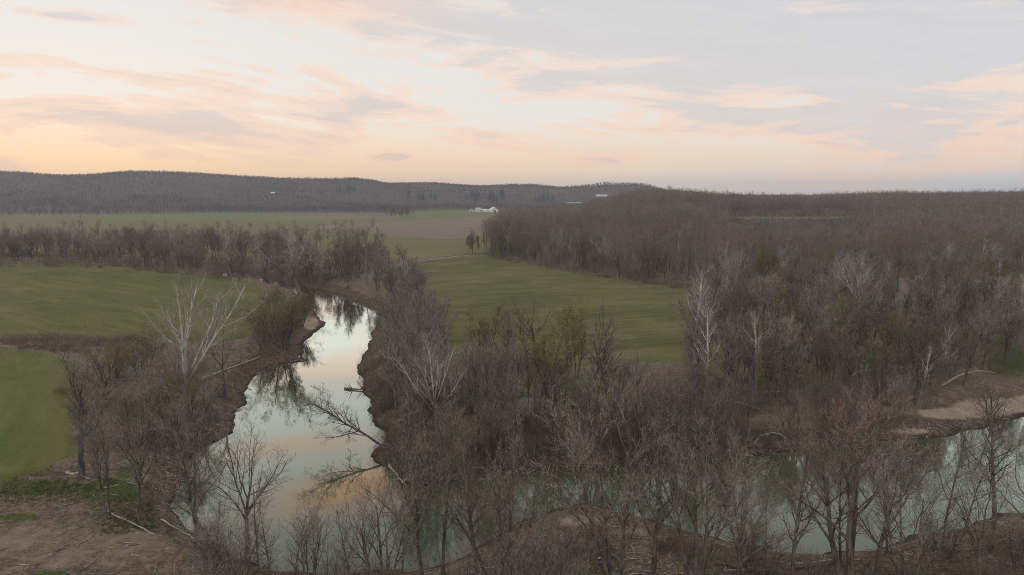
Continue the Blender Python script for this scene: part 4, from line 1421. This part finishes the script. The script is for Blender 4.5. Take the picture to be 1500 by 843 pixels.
# folding chair in the leaves
GREY = plain('grey tube', (.32, .34, .37), .4, .1, 4)
NAVY = plain('dark cloth', (.03, .035, .05), .8, .1, 4)
YEL = plain('yellow tag', (.75, .55, .03), .5, .05, 4)
b = small('camp_chair', 881, 834, 'grey-framed dark folding chair with a yellow tag in the leaf litter', 'chair')
b.rotation_euler.z = .4
for sx in (-1, 1):
    m = MB(); m.tube([(sx * .3, -.3, 0), (sx * .3, .25, .5), (sx * .3, .38, 1.0)], .022, 6); m.build('leg', GREY, b)
    m = MB(); m.tube([(sx * .3, .3, 0), (sx * .3, -.22, .5), (sx * .3, -.22, .68), (sx * .3, .3, .7)], .022, 6); m.build('armrest', GREY, b)
m = MB(); m.prism([(-.28, .44), (.28, .44), (.28, .48), (-.28, .48)], -.25, .22); m.build('seat', NAVY, b)
m = MB(); m.add([(-.28, .25, .5), (.28, .25, .5), (.28, .38, 1.0), (-.28, .38, 1.0), (-.28, .28, .5), (.28, .28, .5), (.28, .41, 1.0), (-.28, .41, 1.0)],
               [(0, 1, 2, 3), (7, 6, 5, 4), (0, 4, 5, 1), (1, 5, 6, 2), (2, 6, 7, 3), (3, 7, 4, 0)]); s = m.build('backrest', NAVY, b)
m = MB(); m.box(.08, .27, .62, .12, .03, .14); m.build('tag', YEL, s)
m = MB(); m.box(-.05, .38, 1.02, .3, .12, .08); m.build('headrest', WHITE, b)
# white tank at the field edge
b = small('water_tank', 330, 406, 'small white tank at the far edge of the left field', 'tank')
m = MB(); m.box(0, 0, .85, 1.7, 1.1, 1.2); m.build('tank_body', WHITE, b)
m = MB(); lathe(m, [(.25, 1.45), (.25, 1.56), (.2, 1.6)]); m.build('lid', WHITE, b)
for sx in (-1, 1):
    m = MB(); m.box(sx * .6, 0, .13, .2, 1.1, .24); m.build('skid', DARK, b)

# utility pole in the wood
x, y, z = (float(v[0]) for v in ground_at(1280, 394))
b = bpy.data.objects.new('utility_pole', None); COL.objects.link(b); b.location = (x, y, z)
zt = CAM_H + ray(1280, 337)[2] / ray(1280, 337)[1] * y
PW = bark('weathered pole', (.2, .18, .16), (.33, .30, .27))
m = MB(); m.tube([(0, 0, -1), (0, 0, (zt - z) * .5), (0, 0, zt - z)], [.2, .17, .13], 8); m.build('pole', PW, b, True)
m = MB(); m.box(0, 0, zt - z - .5, 2.8, .14, .16); c_ = m.build('crossarm', PW, b)
for sx in (-1.2, 0, 1.2):
    m = MB(); lathe(m, [(.05, zt - z - .41), (.08, zt - z - .3), (.04, zt - z - .2)], 8, sx); m.build('insulator', GREY, c_)
tag(b, 'tall wooden utility pole with a crossarm standing among the right-hand woods', 'utility pole')


def house(name, px, py, w, l, h, pitch, rz, label, cat, wall=WHITE, roof=ROOFG, door=True, wins=2):
    x, y, z = hill_at(px, py)
    root = bpy.data.objects.new(name, None); COL.objects.link(root); root.location = (x, y, z); root.rotation_euler.z = rz
    rh = w / 2 * pitch
    m = MB(); m.prism([(-w / 2, -.5), (w / 2, -.5), (w / 2, h), (0, h + rh), (-w / 2, h)], -l / 2, l / 2); wl = m.build('wall', wall, root)
    e = .4
    m = MB()
    for s in (-1, 1):
        a = [(0, h + rh + .05), (s * (w / 2 + e), h - e * pitch + .05), (s * (w / 2 + e), h - e * pitch + .25), (0, h + rh + .25)]
        m.prism(a if s > 0 else a[::-1], -l / 2 - e, l / 2 + e)
    m.build('roof', roof, root)
    if door:
        m = MB(); m.box(0, -l / 2 - .03, h * .4, w * .32, .1, h * .8); m.build('door', DARK, root)
    for k in range(wins):
        m = MB(); m.box(-w / 2 - .03, -l / 2 + l * (k + .7) / (wins + .4), h * .55, .1, 1.1, 1.3); m.build('window', DARK, root)
        m = MB(); m.box((k - (wins - 1) / 2) * w * .62, -l / 2 - .03, h * .62, 1.0, .1, 1.2); m.build('window', DARK, root)
    tag(root, label, cat)
    return root


house('barn', 723, 312.2, 15, 24, 6, .75, .25, 'white gabled barn, the largest farm building in the valley', 'barn', roof=ROOFW, wins=0)
house('farmhouse', 701, 311, 10, 12, 5, .9, 1.2, 'grey-roofed white farmhouse in the middle of the farm group', 'house')
house('shed', 690.5, 310.4, 8, 9, 3.5, .5, .1, 'small white shed standing apart at the left of the farm', 'shed', roof=ROOFW, wins=0)
house('machine_shed', 709, 311, 9, 18, 4, .4, 1.5, 'long low white shed between the farmhouse and the barn', 'shed', roof=ROOFW, wins=0)
house('garage', 715, 311.2, 8, 10, 3.5, .6, 1.0, 'low white garage just left of the big white barn', 'garage', roof=ROOFG, wins=1)
house('hill_house', 400, 286, 9, 12, 4.5, .6, 1.2, 'lone white house in the trees of the left hillside', 'house', roof=ROOFW)
house('poultry_house', 842, 300.5, 16, 44, 5, .35, 1.4, 'long white-roofed poultry house above the wood edge', 'shed', roof=ROOFW, wins=0)
house('greenhouse', 882, 289, 13, 34, 3.5, .35, 1.2, 'bright white-roofed building on the far hill slope', 'shed', roof=ROOFW, wins=0)

# dark pines on the hillside
pr = np.random.default_rng(21)
pv, pq = [], []
k = 0
for lev in range(9):
    zc = 3 + lev * 1.6
    for j in range(16):
        a = j / 16 * 6.283 + lev * .7
        L = (9 - lev) * .42 * pr.uniform(.7, 1.15) + .4
        dv = np.array([math.cos(a), math.sin(a), -.18])
        s = np.array([-math.sin(a), math.cos(a), .1]) * (.55 + .05 * (9 - lev))
        b0 = np.array([0, 0, zc + pr.uniform(-.5, .5)])
        pv += [b0 + np.array([0, 0, .5]), b0 + dv * L * .6 + s, b0 + dv * L, b0 + dv * L * .6 - s]
        pq.append([k, k + 1, k + 2, k + 3]); k += 4
PINE_C = raw_mesh('crown', np.array(pv), np.array(pq), 4, [M['pine']])
mm = MB(); mm.tube([(0, 0, -1), (0, 0, 9), (0, 0, 17.5)], [.35, .22, .04], 7)
tmp = mm.build('trunk', M['bark_dark']); PINE_T = tmp.data; bpy.data.objects.remove(tmp)
pin = []
for i in range(40):
    qx = pr.uniform(676, 742) if i < 20 else pr.uniform(595, 640) if i < 26 else pr.uniform(770, 815) if i < 34 else pr.uniform(484, 520)
    qy = pr.uniform(288, 297) if i < 26 else pr.uniform(291, 298) if i < 34 else pr.uniform(278, 288)
    x, y, z = hill_at(qx, qy)
    o = bpy.data.objects.new('pine_tree', None); COL.objects.link(o)
    o.location = (x, y, z); s = pr.uniform(1.2, 1.75); o.scale = (s * 1.15, s * 1.15, s); o.rotation_euler.z = pr.uniform(0, 6)
    link('trunk', PINE_T, o); link('crown', PINE_C, o)
    pin.append((qx, o))
pin.sort(key=lambda p: p[0])
for i, (qx, o) in enumerate(pin):
    tag(o, f'dark pine on the far hillside behind the farm, {ORD[i]} from the left', 'pine', 'dark pines on the far hillside')

# ------------------------------------------------------------------ sky, sun
SUN_AZ, SUN_EL = R_(-33), R_(3.0)
w = bpy.data.worlds.new('World')
scene.world = w
w.use_nodes = True
nt = w.node_tree
nt.nodes.clear()
N = NT(nt)
gen = N.n('ShaderNodeTexCoord').outputs['Generated']
sep = N.n('ShaderNodeSeparateXYZ'); N.val(sep.inputs[0], gen)
az = N.math('ARCTAN2', sep.outputs[0], sep.outputs[1])
el = N.math('ARCSINE', sep.outputs[2])
right = N.ramp(az, -.45, .75)


def cramp(f, stops):
    o = N.n('ShaderNodeValToRGB')
    N.val(o.inputs[0], f)
    e = o.color_ramp.elements
    while len(e) < len(stops): e.new(.5)
    for q, (p, c) in zip(e, stops):
        q.position = p; q.color = (*c, 1)
    return o.outputs[0]


ele = N.math('MULTIPLY', el, 1 / 1.2, clamp=True)     # 0..1.2 rad
left_c = cramp(ele, [(0.0, (1.02, .70, .40)), (.03, (1.02, .73, .45)), (.06, (.98, .78, .60)), (.09, (.88, .84, .775)), (.15, (.83, .82, .79)), (.22, (.79, .80, .79)), (.4, (.78, .80, .82)), (.6, (1.0, 1.0, 1.03)), (1, (1.1, 1.1, 1.15))])
right_c = cramp(ele, [(0.0, (.71, .71, .72)), (.018, (.78, .75, .73)), (.042, (.92, .76, .63)), (.07, (.86, .79, .74)), (.12, (.79, .79, .79)), (.2, (.70, .72, .74)), (.32, (.50, .52, .55)), (.48, (.45, .48, .50)), (.68, (.95, .96, 1.0)), (1, (1.08, 1.08, 1.12))])
clearsky = N.mix(right, left_c, right_c)
sky = N.n('ShaderNodeTexSky', sky_type='NISHITA', sun_disc=False)
sky.sun_elevation = SUN_EL
sky.sun_rotation = SUN_AZ
sky.altitude = 200
sk = N.n('ShaderNodeVectorMath', operation='SCALE'); N.val(sk.inputs[0], sky.outputs[0]); sk.inputs['Scale'].default_value = .10
base = N.mix(.05, clearsky, sk.outputs[0])
# cloud field in angle space: long low streaks
comb = N.n('ShaderNodeCombineXYZ')
tiltel = N.math('ADD', el, N.math('MULTIPLY', az, .07))
N.val(comb.inputs[0], az); N.val(comb.inputs[1], N.math('MULTIPLY', tiltel, 5.0)); comb.inputs[2].default_value = 3.7
c1 = N.noise(comb.outputs[0], 3.6, 9, .6, .9)
c2 = N.noise(N.mapping(comb.outputs[0], (1, 1, 1), loc=(5, 2, 1)), 11.0, 7, .62, .6)
fbmv = N.math('ADD', N.math('MULTIPLY', c1, .72), N.math('MULTIPLY', c2, .28))


def blob(px, py, sx, sy, rot=0.0):
    a0, e0 = math.atan((px - 750) / 1000), (286 - py) / 1000
    da = N.math('SUBTRACT', az, a0); de = N.math('SUBTRACT', el, e0)
    c, s = math.cos(rot), math.sin(rot)
    u = N.math('ADD', N.math('MULTIPLY', da, c / (sx / 1000)), N.math('MULTIPLY', de, s / (sx / 1000)))
    v = N.math('SUBTRACT', N.math('MULTIPLY', de, c / (sy / 1000)), N.math('MULTIPLY', da, s / (sy / 1000)))
    r2_ = N.math('ADD', N.math('MULTIPLY', u, u), N.math('MULTIPLY', v, v))
    return N.math('EXPONENT', N.math('MULTIPLY', r2_, -1))


bias = blob(1150, 70, 480, 95, -.10)
for bb, amp in ((blob(230, 190, 330, 24), .55), (blob(330, 140, 130, 18), .4), (blob(560, 45, 300, 40, -.12), .5), (blob(135, 78, 60, 9), .7), (blob(100, 10, 300, 18), .5), (blob(600, 165, 80, 10, -.1), .6), (blob(1250, 185, 300, 22), .45), (blob(575, 233, 22, 5), 1.2)):
    bias = N.math('ADD', bias, N.math('MULTIPLY', bb, amp))
peach = N.math('ADD', N.math('MULTIPLY', blob(515, -125, 120, 24, -.1), 1.25), N.math('ADD', N.math('MULTIPLY', blob(430, -60, 120, 14), .6), N.math('MULTIPLY', blob(490, 40, 110, 20), .4)))
high = N.ramp(el, .28, .6)
dens = N.math('ADD', N.math('ADD', fbmv, N.math('MULTIPLY', bias, .26)), N.math('MULTIPLY', high, .18))
body = N.ramp(dens, .555, .665)
edge = N.math('MULTIPLY', N.ramp(dens, .525, .575), N.ramp(dens, .59, .67, True))
cl_left = cramp(ele, [(0, (.92, .66, .47)), (.05, (.76, .58, .49)), (.10, (.70, .60, .56)), (.16, (.66, .61, .60)), (.25, (.66, .64, .64)), (.5, (.66, .67, .69)), (.7, (1, 1, 1.02)), (1, (1.05, 1.05, 1.08))])
cl_right = cramp(ele, [(0, (.70, .64, .62)), (.05, (.66, .61, .60)), (.12, (.62, .61, .63)), (.2, (.58, .59, .62)), (.38, (.44, .46, .48)), (.5, (.44, .46, .48)), (.7, (.95, .95, .98)), (1, (1.0, 1.0, 1.03))])
ccol = N.mix(right, cl_left, cl_right)
shade = N.ramp(N.noise(comb.outputs[0], 9.0, 6, .6, .4), .3, .7)
ccol = N.mix(N.math('MULTIPLY', shade, .32), ccol, N.mix(.5, ccol, (.92, .90, .88)))
col = N.mix(N.math('MULTIPLY', body, .78), base, ccol)
low = N.ramp(el, .10, .34, True)
col = N.mix(N.math('MULTIPLY', N.math('MULTIPLY', edge, low), .55), col, (1.0, .68, .50))
col = N.mix(N.math('MULTIPLY', peach, N.ramp(fbmv, .28, .50), clamp=True), col, (1.05, .58, .36))
bg = N.n('ShaderNodeBackground')
N.val(bg.inputs[0], col)
bg.inputs[1].default_value = 1.0
o = N.n('ShaderNodeOutputWorld'); nt.links.new(bg.outputs[0], o.inputs[0])

sl = bpy.data.lights.new('sun', 'SUN')
sl.energy = .5
sl.angle = R_(20)
sl.color = (1, .74, .52)
so = link('sun', sl)
so.rotation_euler = Vector((-math.sin(SUN_AZ) * math.cos(SUN_EL), -math.cos(SUN_AZ) * math.cos(SUN_EL), -math.sin(SUN_EL))).to_track_quat('-Z', 'Y').to_euler()

# ------------------------------------------------------------------ render settings
HAZE = 1.4e-4
if HAZE:
    m, nt = newmat('haze')
    N = NT(nt)
    pv = N.n('ShaderNodeVolumePrincipled')
    pv.inputs['Color'].default_value = (.78, .84, .95, 1)
    pv.inputs['Density'].default_value = HAZE
    pv.inputs['Anisotropy'].default_value = .2
    o = N.n('ShaderNodeOutputMaterial'); nt.links.new(pv.outputs[0], o.inputs['Volume'])
    b = MB(); b.box(0, 3250, 75, 19000, 6800, 170)
    tag(b.build('haze', m), 'thin evening haze over the valley', kind='stuff')
scene.render.engine = 'CYCLES'
cy = scene.cycles
cy.max_bounces = 4
cy.diffuse_bounces = 2
cy.glossy_bounces = 2
cy.transparent_max_bounces = 4
cy.use_adaptive_sampling = True
cy.adaptive_threshold = .008
cy.filter_width = .95
cy.use_denoising = True
cy.denoiser = 'OPENIMAGEDENOISE'
cy.denoising_input_passes = 'RGB_ALBEDO_NORMAL'
cy.denoising_prefilter = 'NONE'
vs = scene.view_settings
vs.view_transform = 'Standard'
vs.look = 'None'
vs.gamma = 1
vs.exposure = .09
vs.use_curve_mapping = False
